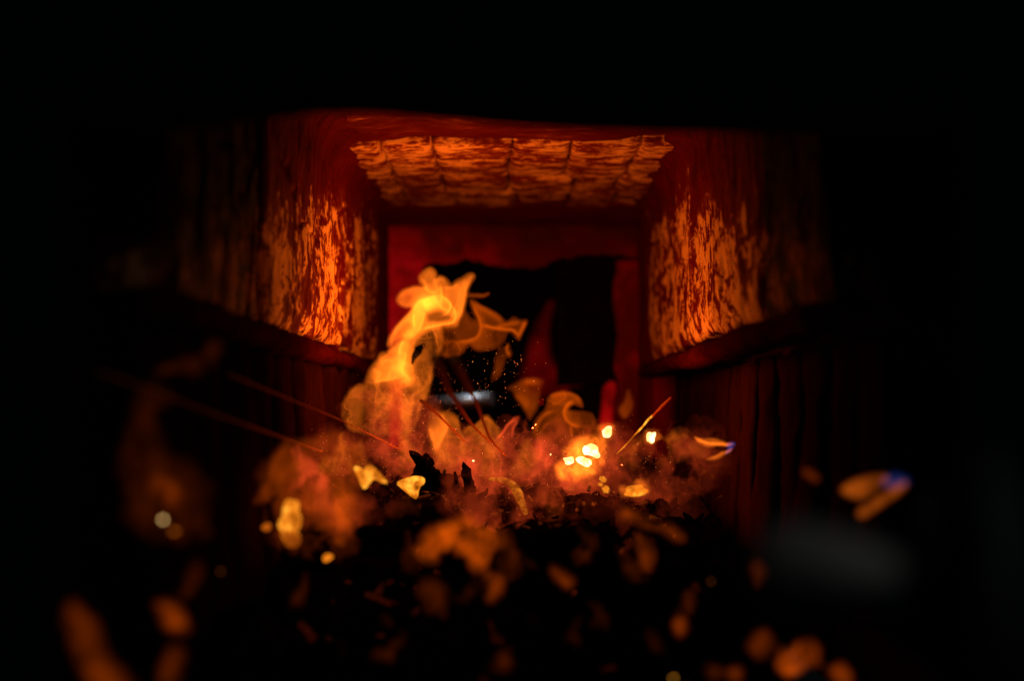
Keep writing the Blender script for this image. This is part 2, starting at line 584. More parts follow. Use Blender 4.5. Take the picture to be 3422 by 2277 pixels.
rows = [D1, 2.195, 2.365, 2.53, D2]
shift = [[0] + [rng.uniform(-0.013, 0.013) for _ in range(5)] + [0] for _ in range(4)]
colx = [-0.262, -0.200, -0.116, -0.012, 0.092, 0.182, 0.250]
k = 0
for r in range(4):
    for c in range(6):
        k += 1
        x0, x1 = colx[c] + shift[r][c], colx[c + 1] + shift[r][c + 1]
        gx, gy = rng.uniform(0.0006, 0.0032), 0.003 + 0.005 * (r == 0)
        dz = rng.uniform(-0.004, 0.003)
        def face(U, V, x0=x0 + gx, x1=x1 - gx, y0=rows[r] + gy, y1=rows[r + 1] - gy, k=k, dz=dz):
            x = x0 + (x1 - x0) * U; y = y0 + (y1 - y0) * V
            e = np.minimum(np.minimum(U, 1 - U) * (x1 - x0), np.minimum(V, 1 - V) * (y1 - y0))
            h = 0.005 * (1 - np.exp(-e / 0.006)) + fbm(x * 18, y * 30, 0, 60 + k, 4) * 0.0016
            x = x + fbm(y * 30, x * 3, 0, 70 + k, 3) * 0.002
            return np.stack([x, y, ZC + 0.004 + dz - h], -1)
        grid_slab('brick', face, 15, 17, (0, 0, 0.05), M['brick'], ceil)

# back wall with a ragged-topped opening into the flue
bw = empty('back_wall', (0, D3, 0))
tag(bw, kind='structure', label='red-hot rear plate around the dark flue opening')
UL, UR = 1402, 2062                        # opening edges in the photograph
PA = P(UL, 870, D3); PB = P(UR, 870, D3)
xa, xb, zt = PA.x, PB.x, PA.z
def ragged(U, V):                          # plate over the opening
    x = -0.30 + 0.60 * U
    px = 1728 + x / D3 * FPX
    edge_px = np.interp(px, [1200, 1395, 1420, 1500, 1560, 1610, 1680, 1770, 1830, 1880, 1960, 2040, 2075, 2300],
                        [905, 905, 880, 872, 862, 872, 885, 893, 880, 858, 845, 842, 850, 860])
    zb = -(edge_px - 1380) / FPX * D3 + fbm(px / 16, 0 * x, 0, 3, 3) * 0.0035
    z = zb + (0.46 - zb) * V
    y = D3 + fbm(x * 20, z * 20, 0, 21, 3) * 0.004
    return np.stack([x, y, z], -1)
child(grid_slab('top_plate', ragged, 160, 40, (0, 0.03, 0), M['hot_wall']), bw)
def jamb(x0, x1, seed, edge):
    def f(U, V):
        z = -0.28 + (zt + 0.28) * V
        wob = fbm(z * 22, 0 * z, 0, seed, 4) * 0.006 - (0.034 if edge else 0) * sstep(0.27, 0.16, z)
        a = x0 + (wob if edge == 0 else 0); b = x1 + (wob if edge == 1 else 0)
        return np.stack([a + (b - a) * U, D3 + 0.002 + fbm(U * 3, z * 18, 0, seed, 3) * 0.004, z], -1)
    return f
child(grid_slab('side_plate', jamb(-0.30, xa, 4, 1), 16, 60, (0, 0.03, 0), M['hot_wall']), bw)
child(grid_slab('side_plate', jamb(xb, 0.30, 6, 0), 16, 60, (0, 0.03, 0), M['hot_wall']), bw)

flue = empty('flue_chamber', (0, 3.7, -0.28))
tag(flue, kind='structure', label='black flue chamber behind the opening')
for nm, lo, hi in (('back_plate', (-0.45, 3.9, -0.29), (0.45, 3.93, 0.5)), ('side_plate', (-0.45, 3.07, -0.29), (-0.42, 3.9, 0.5)),
                   ('side_plate', (0.42, 3.07, -0.29), (0.45, 3.9, 0.5)), ('floor_plate', (-0.42, 3.07, -0.32), (0.42, 3.9, -0.292)),
                   ('roof_plate', (-0.42, 3.07, 0.47), (0.42, 3.9, 0.5))):
    child(box(nm, lo, hi, M['soot'], None, 0.002), flue)

# ash bed that fills the box
def bed_h(x, y):
    z = np.interp(y, [0.6, 0.9, 1.1, 1.3, 1.5, 1.85, 2.2, 2.6, 3.4], [-0.31, -0.29, -0.27, -0.225, -0.175, -0.112, -0.095, -0.095, -0.10])
    return z + fbm(x * 7, y * 7, 0, 90, 3) * 0.018 + fbm(x * 30, y * 30, 0, 95, 4) * 0.007
def bedf(U, V):
    y = 0.72 + 2.33 * V
    wd = np.interp(y, [1.04, 1.2], [1.3, 1.0])
    x = -0.006 + wd * (-0.256 + 0.512 * U)
    return np.stack([x, y, bed_h(x, y)], -1)
bed = grid_slab('fuel_bed', bedf, 130, 460, (0, 0, -0.10), M['char'])
tag(bed, kind='structure', label='black bed of charred wood chips on the firebox floor')

# charred chips strewn over the bed: far too many to count, one mass
def shard_mesh(rnd, size):
    n = rnd.randint(5, 7)
    ang = sorted(rnd.uniform(0, 2 * math.pi) for _ in range(n))
    l, wd, t = size * rnd.uniform(0.7, 1.6), size * rnd.uniform(0.3, 0.6), size * rnd.uniform(0.10, 0.3)
    top = [(math.cos(a) * l * rnd.uniform(.7, 1.1), math.sin(a) * wd * rnd.uniform(.7, 1.1), t * rnd.uniform(.3, 1)) for a in ang]
    bot = [(x * 0.9, y * 0.9, -t * rnd.uniform(.3, 1)) for x, y, z in top]
    fs = [list(range(n)), list(range(n, 2 * n))[::-1]]
    for k in range(n):
        fs.append([k, n + k, n + (k + 1) % n, (k + 1) % n])
    return top + bot, fs

def strew(name, count, mat, area_fn, smin, smax, seed, lift=0.0):
    rnd = random.Random(seed)
    V, F = [], []
    for _ in range(count):
        x, y = area_fn(rnd)
        z = float(bed_h(np.array(x), np.array(y))) + lift + rnd.uniform(0.0, 0.006)
        vs_, fs_ = shard_mesh(rnd, rnd.uniform(smin, smax))
        Rm = Euler((rnd.uniform(-.9, .9), rnd.uniform(-.9, .9), rnd.uniform(0, 6.3))).to_matrix()
        o = len(V)
        V += [tuple(Rm @ Vector(v) + Vector((x, y, z))) for v in vs_]
        F += [[i + o for i in f] for f in fs_]
    me = bpy.data.meshes.new(name)
    me.from_pydata(V, [], F); me.update()
    return lk(name, me, mat)

o = strew('charred_chips', 2000, M['char'], lambda r: (r.uniform(-0.25, 0.24), r.uniform(1.02, 2.9)), 0.006, 0.016, 3)
tag(o, 'loose charred chips and splinters covering the black fuel bed', 'charcoal', kind='stuff')
o = strew('glowing_chips', 260, M['dull_ember'], lambda r: (r.gauss(0.0, 0.11), r.uniform(1.5, 2.5)), 0.004, 0.010, 4, 0.004)
tag(o, 'small dull red chips glowing among the black char', 'embers', kind='stuff')
o = strew('ember_edges', 30, M['dull_ember'], lambda r: (r.uniform(-0.2, 0.19), r.uniform(1.08, 1.75)), 0.008, 0.020, 9, 0.004)
tag(o, 'blurred ember edges glowing between dark lumps at the front', 'embers', kind='stuff')

# door frame in front, out of focus
frame = empty('door_frame', (0, 0.98, -0.2))
tag(frame, 'black cast iron door frame around the mouth of the firebox', 'door frame')
def lintel(U, V):
    x = -0.62 + 1.24 * U
    u = 1728 + x / 0.98 * FPX
    vpx = np.interp(u, [-2000, 300, 800, 1000, 1200, 1450, 1700, 2000, 2400, 2700, 5000], [430, 400, 345, 318, 316, 338, 362, 378, 388, 392, 400])
    zb = -(vpx - 1380) / FPX * 0.98
    z = zb + (0.62 - zb) * V
    return np.stack([x, 0.98 + 0 * x - 0.006 * np.sin(V * 9), z], -1)
child(grid_slab('lintel', lintel, 80, 10, (0, 0.05, 0), M['lintel']), frame)
child(box('jamb', (-0.62, 0.95, -0.40), (-0.312, 0.99, 0.21), M['lintel'], None, 0.006), frame)
child(box('jamb', (0.305, 0.95, -0.40), (0.62, 0.99, 0.21), M['lintel'], None, 0.006), frame)

# blurred steel things close to the lens, lower right
latch = empty('door_latch', P(2750, 1980, 0.62))
tag(latch, 'blurred grey steel door latch close to the lens at lower right', 'latch')
a = P(2570, 1870, 0.54); b = P(2990, 1900, 0.50)
child(tube('latch_bar', [a, a.lerp(b, .25), a.lerp(b, .6), b], [0.012, 0.0155, 0.0115, 0.005], M['grey_paint'], None, 14), latch)
child(box('latch_plate', P(2560, 2060, 0.66), P(3000, 1800, 0.68), M['lintel'], None, 0.003), latch)
hinge = empty('steel_post', P(3300, 2000, 0.62))
tag(hinge, 'blurred dark steel post at the right edge of the picture', 'post')
child(tube('upright', [P(3330, 2330, .66), P(3330, 1850, .66), P(3290, 1500, .66)], [0.016, 0.016, 0.012], M['iron'], None, 14), hinge)
child(tube('side_pin', [P(3090, 1900, .68), P(3110, 1650, .68)], [0.007, 0.007], M['iron'], None, 10), hinge)

# things in the flue opening
t = tube('steel_tube', [P(1440, 1352, 3.30), P(1645, 1334, 3.26)], [0.0165, 0.0165], M['steel'], None, 20)
tag(t, 'short bright steel tube lying behind the flames in the flue opening', 'tube')
t = box('steel_bolt', P(1955, 1385, 3.35), P(1985, 1310, 3.37), M['steel'], None, 0.003)
tag(t, 'small grey steel bolt in the dark right of the curling flame', 'bolt')
bf = empty('baffle_plate', P(1950, 1300, 3.22))
tag(bf, 'upright black baffle plate in the right half of the flue opening', 'baffle')
child(box('plate', P(1860, 1290, 3.22), P(2050, 800, 3.25), M['soot'], None, 0.004), bf)
child(box('foot', P(1900, 1560, 3.23), P(2010, 1294, 3.25), M['soot'], None, 0.004), bf)


# ------------------------------------------------------------------ flames
def zoom(reg, wpx):
    s = (reg[2] - reg[0]) / wpx
    return lambda pts: [(reg[0] + x * s, reg[1] + y * s) for x, y in pts]

ZA = zoom((1150, 850, 1850, 1350), 2195)
ZB = zoom((1100, 1250, 1800, 1750), 2195)
ZCc = zoom((1700, 1200, 2400, 1700), 2195)
ZE = zoom((1600, 1150, 2600, 1850), 2240)
ZF = zoom((800, 1350, 1900, 2000), 2357)
ZG = zoom((0, 1100, 1200, 2277), 1599)
ZH = zoom((2100, 1300, 3422, 2277), 2122)
_seed = [100]


def sheet(name, poly, d, mat, amp=0.6, edge=18, rim=0.0, rimw=10, folds=(), cores=(), holes=(), nscale=60, nstr=0.35,
          ridged=0.0, warp=6, fades=(), step=3.0, bow=0.05, tilt=0.0, strands=0.0):
    """a tongue of burning gas: a closed curved body whose thickness makes its brightness; folds are thicker ridges"""
    _seed[0] += 17
    sd = _seed[0]
    pts = smooth_poly(poly, 2)
    mn = pts.min(0) - edge * 0.7 - warp * 1.6; mx = pts.max(0) + edge * 0.7 + warp * 1.6
    nx = max(6, int((mx[0] - mn[0]) / step)); ny = max(6, int((mx[1] - mn[1]) / step))
    X, Y = np.meshgrid(np.linspace(mn[0], mx[0], nx), np.linspace(mn[1], mx[1], ny), indexing='ij')
    wx = X + warp * fbm(X / nscale, Y / nscale, 0, sd, 3); wy = Y + warp * fbm(X / nscale, Y / nscale, 0, sd + 5, 3)
    D = sdf(wx, wy, pts)
    E = sstep(-edge * 0.65, edge * 0.8, D)
    n = fbm(wx / nscale, wy / (nscale * 1.3), 0, sd + 9, 4)
    b = amp * E * np.clip(1 + nstr * n * 1.5, 0.05, 3)
    if ridged:
        rn = 1 - np.abs(fbm(wx / (nscale * 1.2), wy / (nscale * 1.8), 0, sd + 12, 3)) * 2.2
        b = b + ridged * E * np.clip(rn, 0, 1) ** 3
    if strands:                                    # fine bright threads where the gas sheet is wrinkled
        ax = X + 30 * fbm(X / 95, Y / 95, 0, sd + 60, 3); ay = Y + 30 * fbm(X / 95, Y / 95, 0, sd + 65, 3)
        n1_ = np.abs(fbm(ax / 70, ay / 120, 0, sd + 70, 2)); n2_ = np.abs(fbm(ax / 48, ay / 85, 0, sd + 80, 2))
        env = np.clip(0.5 + 0.9 * fbm(X / 120, Y / 120, 0, sd + 90, 2), 0, 1)
        b = b + strands * E * env * (np.exp(-(n1_ / 0.07) ** 2) + 0.6 * np.exp(-(n2_ / 0.06) ** 2))
        b = b * (1 - 0.35 * E * np.clip(fbm(ax / 60, ay / 100, 0, sd + 95, 3), 0, 1))
    if rim:
        b = b + rim * E * np.exp(-np.clip(D, 0, None) / rimw) * np.clip(0.75 + 0.9 * fbm(wx / (nscale * 1.5), wy / (nscale * 1.5), 0, sd + 20, 2), 0, 2)
    Es = sstep(-edge * 0.5, edge * 0.6, D)
    for f in folds:                                # a fold is sharp on one side and trails off on the other
        fp, fw, fa = f[:3]
        sd_ = f[3] if len(f) > 3 else 0
        q = smooth_poly(fp, 2, False)
        dd, s, sg = seg_dist(wx, wy, q, False, True)
        tp = sstep(0, 0.2, s) * sstep(0, 0.2, 1 - s)
        prof = np.exp(-(dd / fw) ** 2)
        if sd_: prof = np.where(sg * sd_ > 0, np.maximum(prof, 0.62 * np.exp(-dd / (fw * 3.4)) + 0.38 * prof), np.exp(-(dd / (fw * 0.8)) ** 2))
        b = b + fa * Es * (0.2 + 0.8 * tp) * prof
    for (cx, cyy, rx, ry, ca) in cores:
        b = b + ca * Es * np.exp(-((wx - cx) / rx) ** 2 - ((wy - cyy) / ry) ** 2)
    for h in holes:
        hp, he, hs = h
        b = b * (1 - hs * sstep(-he, he, sdf(wx, wy, smooth_poly(hp, 2))))
    for (x0, y0, x1, y1) in fades:                 # fades to nothing from point 0 to point 1
        ex, ey = x1 - x0, y1 - y0
        t = ((wx - x0) * ex + (wy - y0) * ey) / (ex * ex + ey * ey)
        b = b * (1 - sstep(0, 1, t))
    b[0, :] = b[-1, :] = 0; b[:, 0] = b[:, -1] = 0
    b = np.where(b < (0.0035 if b.max() < 0.32 else 0.014), 0, b)
    thin = b.max() < 0.32
    T = b * (THIN if thin else TH)
    mat = mat[1 if thin else 0]
    cx0, cy0 = pts.mean(0)
    mid = d + bow * fbm((X - mn[0]) / 260, (Y - mn[1]) / 260, 0, sd + 40, 2) + tilt * (Y - cy0) / 1000.0
    pf = Pn(X, Y, mid - T / 2).reshape(-1, 3); pb = Pn(X, Y, mid + T / 2).reshape(-1, 3)
    tz = T.reshape(-1) > 0
    idx = np.arange(nx * ny).reshape(nx, ny)
    cell = np.stack([idx[:-1, :-1], idx[1:, :-1], idx[1:, 1:], idx[:-1, 1:]], -1).reshape(-1, 4)
    keep = tz[cell].any(1)
    cell = cell[keep]
    used = np.unique(cell)
    fi = -np.ones(nx * ny, int); fi[used] = np.arange(len(used))
    bi = fi.copy()
    thick = used[tz[used]]
    bi[thick] = len(used) + np.arange(len(thick))
    verts = np.concatenate([pf[used], pb[thick]], 0)
    cf_ = fi[cell]; cb_ = bi[cell][:, ::-1]
    quads = np.concatenate([cf_, cb_], 0)
    me = bpy.data.meshes.new(name)
    me.vertices.add(len(verts)); me.vertices.foreach_set('co', verts.reshape(-1))
    me.loops.add(quads.size); me.loops.foreach_set('vertex_index', quads.reshape(-1).astype(np.int32))
    me.polygons.add(len(quads))
    me.polygons.foreach_set('loop_start', np.arange(0, quads.size, 4, dtype=np.int32))
    me.update(calc_edges=True)
    # the outside must look outwards
    a_, b_, c_ = (verts[quads[0][i]] for i in range(3))
    me.materials.append(mat)
    o = lk(name, me)
    f0 = len(cf_)
    me.calc_loop_triangles()
    ns = np.zeros(len(quads) * 3); me.polygons.foreach_get('normal', ns)
    if ns.reshape(-1, 3)[:f0, 1].mean() > 0:
        me.flip_normals()
    return o


def flame(name, label, sheets, base, group=None):
    e = empty(name, base)
    tag(e, label, 'flame', group)
    for s in sheets: child(s, e)
    return e


# --- the tall flame
crown = sheet('crown', ZA([(715, 585), (640, 660), (575, 740), (510, 820), (465, 900), (455, 960), (485, 975), (525, 925), (590, 880), (640, 880),
                     (700, 900), (760, 850), (820, 810), (900, 795), (1000, 760), (1080, 765), (1170, 765), (1205, 690), (1245, 590),
                     (1262, 480), (1275, 400), (1310, 310), (1365, 235), (1320, 205), (1245, 255), (1185, 280), (1130, 335), (1105, 320), (1065, 260),
                     (1010, 235), (960, 262), (955, 190), (905, 140), (845, 180), (785, 245), (795, 300), (830, 345), (760, 345),
                     (650, 365), (580, 415), (552, 480), (575, 520), (640, 555), (700, 545)]), 1.93, M['flame'], amp=0.60, edge=19, rim=0.25, rimw=8, strands=0.45,
              folds=[(ZA([(1170, 750), (1215, 640), (1245, 520), (1260, 420), (1300, 310), (1340, 235)]), 7, 0.9, -1),
                     (ZA([(1190, 700), (1190, 560), (1200, 430), (1230, 320)]), 6, 0.35, 1),
                     (ZA([(1020, 425), (880, 470), (780, 490), (735, 570), (650, 650), (540, 780), (470, 910)]), 7, 1.5, -1),
                     (ZA([(940, 470), (800, 540), (760, 680), (700, 800), (600, 880)]), 26, 1.7),
                     (ZA([(1000, 470), (900, 520), (830, 560)]), 24, 1.7),
                     (ZA([(1005, 440), (1090, 480), (1120, 540), (1090, 610), (1015, 655)]), 5, 1.6, 1),
                     (ZA([(1000, 520), (1030, 565), (1080, 590)]), 5, 0.9),
                     (ZA([(1105, 510), (1170, 600), (1165, 690), (1130, 730), (1000, 740), (880, 765), (780, 815)]), 5, 1.3, 1),
                     (ZA([(735, 610), (728, 770)]), 4, 1.3), (ZA([(855, 580), (830, 700), (760, 830)]), 6, 1.1, 1),
                     (ZA([(1012, 320), (1022, 450), (1010, 540)]), 5, 0.9, 1), (ZA([(845, 330), (870, 390), (935, 405), (1000, 400)]), 6, 0.8, -1),
                     (ZA([(790, 250), (850, 320), (870, 390)]), 7, 0.35), (ZA([(955, 250), (950, 320), (1000, 400)]), 7, 0.4),
                     (ZA([(860, 355), (720, 360), (620, 390), (565, 470)]), 8, 0.45, -1),
                     (ZA([(700, 540), (620, 545), (570, 500)]), 6, 0.3),
                     (ZA([(1200, 300), (1120, 355), (1040, 350)]), 6, 0.45, -1), (ZA([(960, 280), (1010, 245), (1070, 280)]), 7, 0.3)],
              cores=[(1150 + 900 * .3189, 850 + 505 * .3189, 40, 22, 1.0)],
              holes=[(ZA([(880, 600), (1000, 590), (1130, 640), (1120, 700), (980, 715), (890, 710), (868, 650)]), 12, 0.6),
                     (ZA([(590, 760), (680, 700), (720, 760), (640, 830), (560, 880), (520, 890)]), 10, 0.45),
                     (ZA([(640, 430), (730, 420), (740, 490), (660, 510)]), 12, 0.25)],
              nscale=50, nstr=0.12, warp=2.0, step=2.2, bow=0.06)
stem = sheet('stem', ZA([(640, 880), (560, 905), (520, 960), (455, 1035), (395, 1030), (350, 1065), (338, 1120), (285, 1190), (248, 1280), (228, 1375), (150, 1370),
                    (75, 1420), (10, 1510), (-20, 1640), (20, 1800), (200, 1900), (420, 1900), (560, 1860), (600, 1980), (640, 2010), (690, 1900),
                    (790, 1650), (870, 1480), (905, 1360), (920, 1260), (930, 1170), (985, 1050),
                    (1018, 970), (1025, 850), (1020, 700), (860, 720), (740, 790)]), 1.91, M['flame'], amp=0.32, edge=20, rim=0.18, rimw=9, strands=0.30,
             folds=[(ZA([(700, 890), (610, 940), (570, 1060), (600, 1180), (560, 1290)]), 32, 1.25), (ZA([(640, 1080), (580, 1200), (640, 1270), (720, 1360)]), 20, 1.2),
                    (ZA([(630, 890), (585, 970), (570, 1075)]), 7, 1.2, -1), (ZA([(660, 1000), (650, 1090), (590, 1200), (650, 1280), (700, 1340)]), 6, 0.9, 1),
                    (ZA([(300, 1345), (450, 1312), (600, 1285)]), 6, 0.9, -1), (ZA([(460, 1300), (500, 1220)]), 5, 0.4),
                    (ZA([(540, 940), (460, 1040), (350, 1110)]), 6, 0.35, -1), (ZA([(540, 1130), (420, 1110), (340, 1150)]), 8, 0.35), (ZA([(350, 1200), (300, 1330)]), 22, 0.40),
                    (ZA([(450, 1060), (430, 1200), (330, 1290)]), 34, 0.45), (ZA([(560, 1180), (480, 1230), (420, 1330)]), 16, 0.3),
                    (ZA([(1012, 860), (1000, 1010), (930, 1170), (915, 1300), (880, 1430), (800, 1600), (700, 1850)]), 5, 0.24, 1), (ZA([(745, 965), (705, 1080), (700, 1180), (730, 1260)]), 5, 0.5, 1),
                    (ZA([(870, 800), (770, 870), (690, 990)]), 8, 0.4, 1), (ZA([(800, 1040), (760, 1200), (780, 1400)]), 22, 0.15), (ZA([(640, 1450), (650, 1650), (660, 1850), (600, 1960)]), 24, 0.22), (ZA([(590, 1600), (640, 1800)]), 6, 0.15),
                    (ZA([(150, 1380), (60, 1450), (0, 1560)]), 6, 0.16, -1), (ZA([(260, 1420), (330, 1500), (300, 1620)]), 26, 0.14), (ZA([(440, 1420), (480, 1500), (520, 1640)]), 26, 0.16)],
             holes=[(ZA([(750, 965), (820, 935), (875, 925), (815, 1050), (745, 1120), (700, 1160), (706, 1080), (735, 1000)]), 5, 0.97),
                    (ZA([(500, 1540), (580, 1530), (600, 1700), (590, 1850), (500, 1850), (450, 1700)]), 16, 0.6), (ZA([(700, 1620), (790, 1600), (740, 1800), (690, 1840)]), 10, 0.8),
                    (ZA([(60, 1560), (200, 1480), (330, 1600), (380, 1800), (100, 1800)]), 40, 0.45)],
             nscale=44, nstr=0.5, ridged=0.0, warp=4, step=2.2, bow=0.06, fades=[(1330, 1390, 1330, 1530)])
veil = sheet('veil', ZA([(1245, 560), (1275, 620), (1330, 690), (1385, 690), (1345, 600), (1318, 520), (1332, 475), (1420, 535), (1520, 585), (1605, 640), (1685, 712), (1725, 700), (1775, 645),
                     (1840, 690), (1920, 675), (1895, 770), (1855, 860), (1835, 910), (1790, 855), (1745, 812), (1705, 835), (1680, 910), (1600, 975),
                     (1480, 1010), (1390, 1010), (1300, 935), (1270, 970), (1230, 1045), (1120, 1082), (1020, 1065), (950, 1060), (965, 880), (975, 700), (1130, 690), (1170, 620), (1205, 530)]),
             1.97, M['amber'], amp=0.12, edge=17, rim=0.05, rimw=10, strands=0.10,
             folds=[(ZA([(1325, 480), (1370, 590), (1420, 700), (1430, 790), (1390, 870), (1300, 905), (1200, 920), (1140, 960)]), 7, 0.34, -1),
                    (ZA([(1420, 745), (1560, 775), (1700, 790), (1790, 800), (1835, 890)]), 6, 0.40), (ZA([(1835, 880), (1905, 690)]), 8, 0.40),
                    (ZA([(1580, 765), (1700, 745), (1850, 700)]), 9, 0.22), (ZA([(1350, 500), (1500, 590), (1680, 720)]), 12, 0.22),
                    (ZA([(1020, 1055), (1120, 1075), (1220, 1045)]), 7, 0.1)],
             holes=[(ZA([(1040, 810), (1120, 800), (1170, 880), (1120, 910), (1050, 880)]), 10, 0.6)],
             nscale=70, nstr=0.22, warp=3, step=2.6, bow=0.07)
wisp = sheet('wisp', ZA([(1270, 390), (1350, 405), (1440, 430), (1540, 400), (1450, 465), (1380, 460), (1290, 440)]), 2.1, M['amber'], amp=0.22, edge=10, step=3, warp=3, nscale=40)
flame('flame', 'tall bright yellow flame with a forked crown leaning left of centre', [crown, stem, veil, wisp], P(1420, 1560, 2.0))

s = sheet('flame', ZA([(1600, 1000), (1650, 960), (1700, 980), (1720, 920), (1765, 1060), (1740, 1095), (1690, 1080), (1660, 1180), (1590, 1330), (1500, 1340), (1570, 1200)]),
          2.1, M['amber'], amp=0.09, edge=12, folds=[(ZA([(1715, 940), (1700, 1010), (1730, 1070)]), 6, 0.3)], step=3, warp=4)
tag(s, 'small faint flame wisp hanging below the tip of the right veil', 'flame')

# --- low flames across the middle
l1 = sheet('flame', ZB([(1055, 400), (1100, 385), (1165, 400), (1240, 385), (1325, 430), (1362, 500), (1355, 570), (1395, 650), (1420, 760), (1400, 950), (1250, 1000),
                    (1110, 980), (1070, 800), (1050, 640), (1030, 520), (1060, 470)]), 1.92, M['flame'], amp=0.20, edge=17, rim=0.14, rimw=8, strands=0.22,
           folds=[(ZB([(1140, 395), (1230, 500), (1235, 590), (1180, 680), (1115, 830)]), 8, 0.7, 1), (ZB([(1045, 540), (1095, 700), (1110, 820)]), 7, 0.6, -1),
                  (ZB([(1330, 430), (1360, 560), (1400, 690)]), 6, 0.2)],
           cores=[(1100 + 1160 * .3189, 1250 + 610 * .3189, 26, 36, 0.5), (1100 + 1290 * .3189, 1250 + 480 * .3189, 22, 24, 0.2)],
           nscale=40, nstr=0.3, warp=3, step=2.6, fades=[(1480, 1490, 1480, 1580)])
tag(l1, 'short pointed orange flame just right of the tall flame foot', 'flame')
l2 = sheet('flame', ZB([(1385, 640), (1455, 548), (1525, 555), (1585, 495), (1640, 435), (1705, 488), (1765, 550), (1800, 610), (1830, 800), (1760, 950), (1450, 960), (1390, 800)]),
           1.91, M['flame'], amp=0.18, edge=16, rim=0.16, rimw=8, strands=0.22, folds=[(ZB([(1400, 620), (1470, 560), (1530, 555), (1640, 445), (1760, 560)]), 7, 0.32, 1), (ZB([(1560, 560), (1620, 640), (1600, 760)]), 14, 0.2)],
           nscale=44, nstr=0.35, warp=3, step=2.6, fades=[(1610, 1480, 1610, 1570)])
tag(l2, 'low double-peaked flame with twin stalks crossing it', 'flame')
l3 = sheet('flame', ZB([(1720, 710), (1790, 620), (1860, 530), (1920, 455), (1990, 445), (1985, 500), (1945, 570), (1930, 660), (1960, 780), (1880, 860), (1760, 820)]),
           1.90, M['rose'], amp=0.12, edge=8, folds=[(ZB([(1735, 700), (1800, 620), (1880, 520), (1970, 455)]), 6, 0.55), (ZB([(1975, 470), (1935, 560), (1915, 670)]), 6, 0.3)],
           nscale=30, step=2.4, warp=2, fades=[(1710, 1470, 1710, 1540)])
tag(l3, 'thin sharp flame like a pointed sail right of the low flames', 'flame')
cu = sheet('flame', ZCc([(240, 800), (255, 680), (305, 590), (380, 535), (398, 460), (425, 378), (520, 345), (620, 338), (705, 365), (758, 420), (785, 510), (735, 505), (690, 475), (645, 492), (612, 552),
                    (865, 545), (895, 620), (945, 730), (930, 860), (800, 930), (600, 960), (330, 930)]), 1.96, M['amber'], amp=0.12, edge=14, rim=0.07, rimw=8, strands=0.12,
           folds=[(ZCc([(415, 400), (560, 358), (690, 372), (750, 430), (775, 505)]), 8, 0.24, 1), (ZCc([(690, 420), (615, 470), (575, 560), (600, 640), (650, 690), (770, 715)]), 7, 0.42, -1), (ZCc([(430, 440), (560, 420), (560, 500)]), 30, 0.12),
                  (ZCc([(262, 780), (300, 660), (380, 570), (490, 540)]), 7, 0.22), (ZCc([(645, 690), (655, 820)]), 6, 0.25), (ZCc([(350, 750), (380, 690), (450, 660)]), 5, 0.12)],
           holes=[(ZCc([(380, 690), (460, 660), (500, 740), (450, 810), (360, 800)]), 12, 0.5)], nscale=60, nstr=0.2, warp=2, step=2.4, fades=[(1890, 1440, 1890, 1530)])
tag(cu, 'curling flame with a hooked top right of centre', 'flame')
s = sheet('flame', ZCc([(-60, 340), (80, 255), (180, 210), (300, 198), (390, 235), (345, 300), (335, 420), (290, 520), (245, 610), (222, 650), (180, 540), (130, 480), (55, 420), (40, 345)]),
          2.35, M['amber'], amp=0.15, edge=14, folds=[(ZCc([(160, 240), (250, 240), (310, 250)]), 12, 0.2), (ZCc([(60, 400), (150, 450), (230, 500)]), 14, 0.14)],
          holes=[(ZCc([(190, 290), (320, 270), (320, 340), (260, 350)]), 16, 0.7)], step=3.5, warp=4)
tag(s, 'dim flapping flame behind the curling flame', 'flame')
s = sheet('flame', ZCc([(1240, 300), (1270, 400), (1302, 480), (1275, 560), (1210, 640), (1150, 580), (1145, 520), (1205, 450)]), 2.3, M['amber'], amp=0.13, edge=14, step=4, warp=4)
tag(s, 'dim spindle-shaped flame right of the red glowing post', 'flame')

# red flames in the flue and behind
s = sheet('flame', [(1722, 1330), (1760, 1180), (1790, 1090), (1830, 1020), (1850, 1005), (1835, 1070), (1830, 1150), (1860, 1230), (1935, 1245), (1945, 1290), (1900, 1340), (1800, 1330)], 3.3, M['red'], amp=0.06, edge=30, step=5, bow=0.05)
tag(s, 'faint deep red flame rising in the flue beside the baffle', 'flame')
s = sheet('flame', [(2015, 1290), (2060, 1270), (2055, 1350), (2048, 1450), (2005, 1450), (2012, 1370)], 2.75, M['red'], amp=0.20, edge=14, step=4)
tag(s, 'narrow red glowing flame standing above a white-hot ember', 'flame')

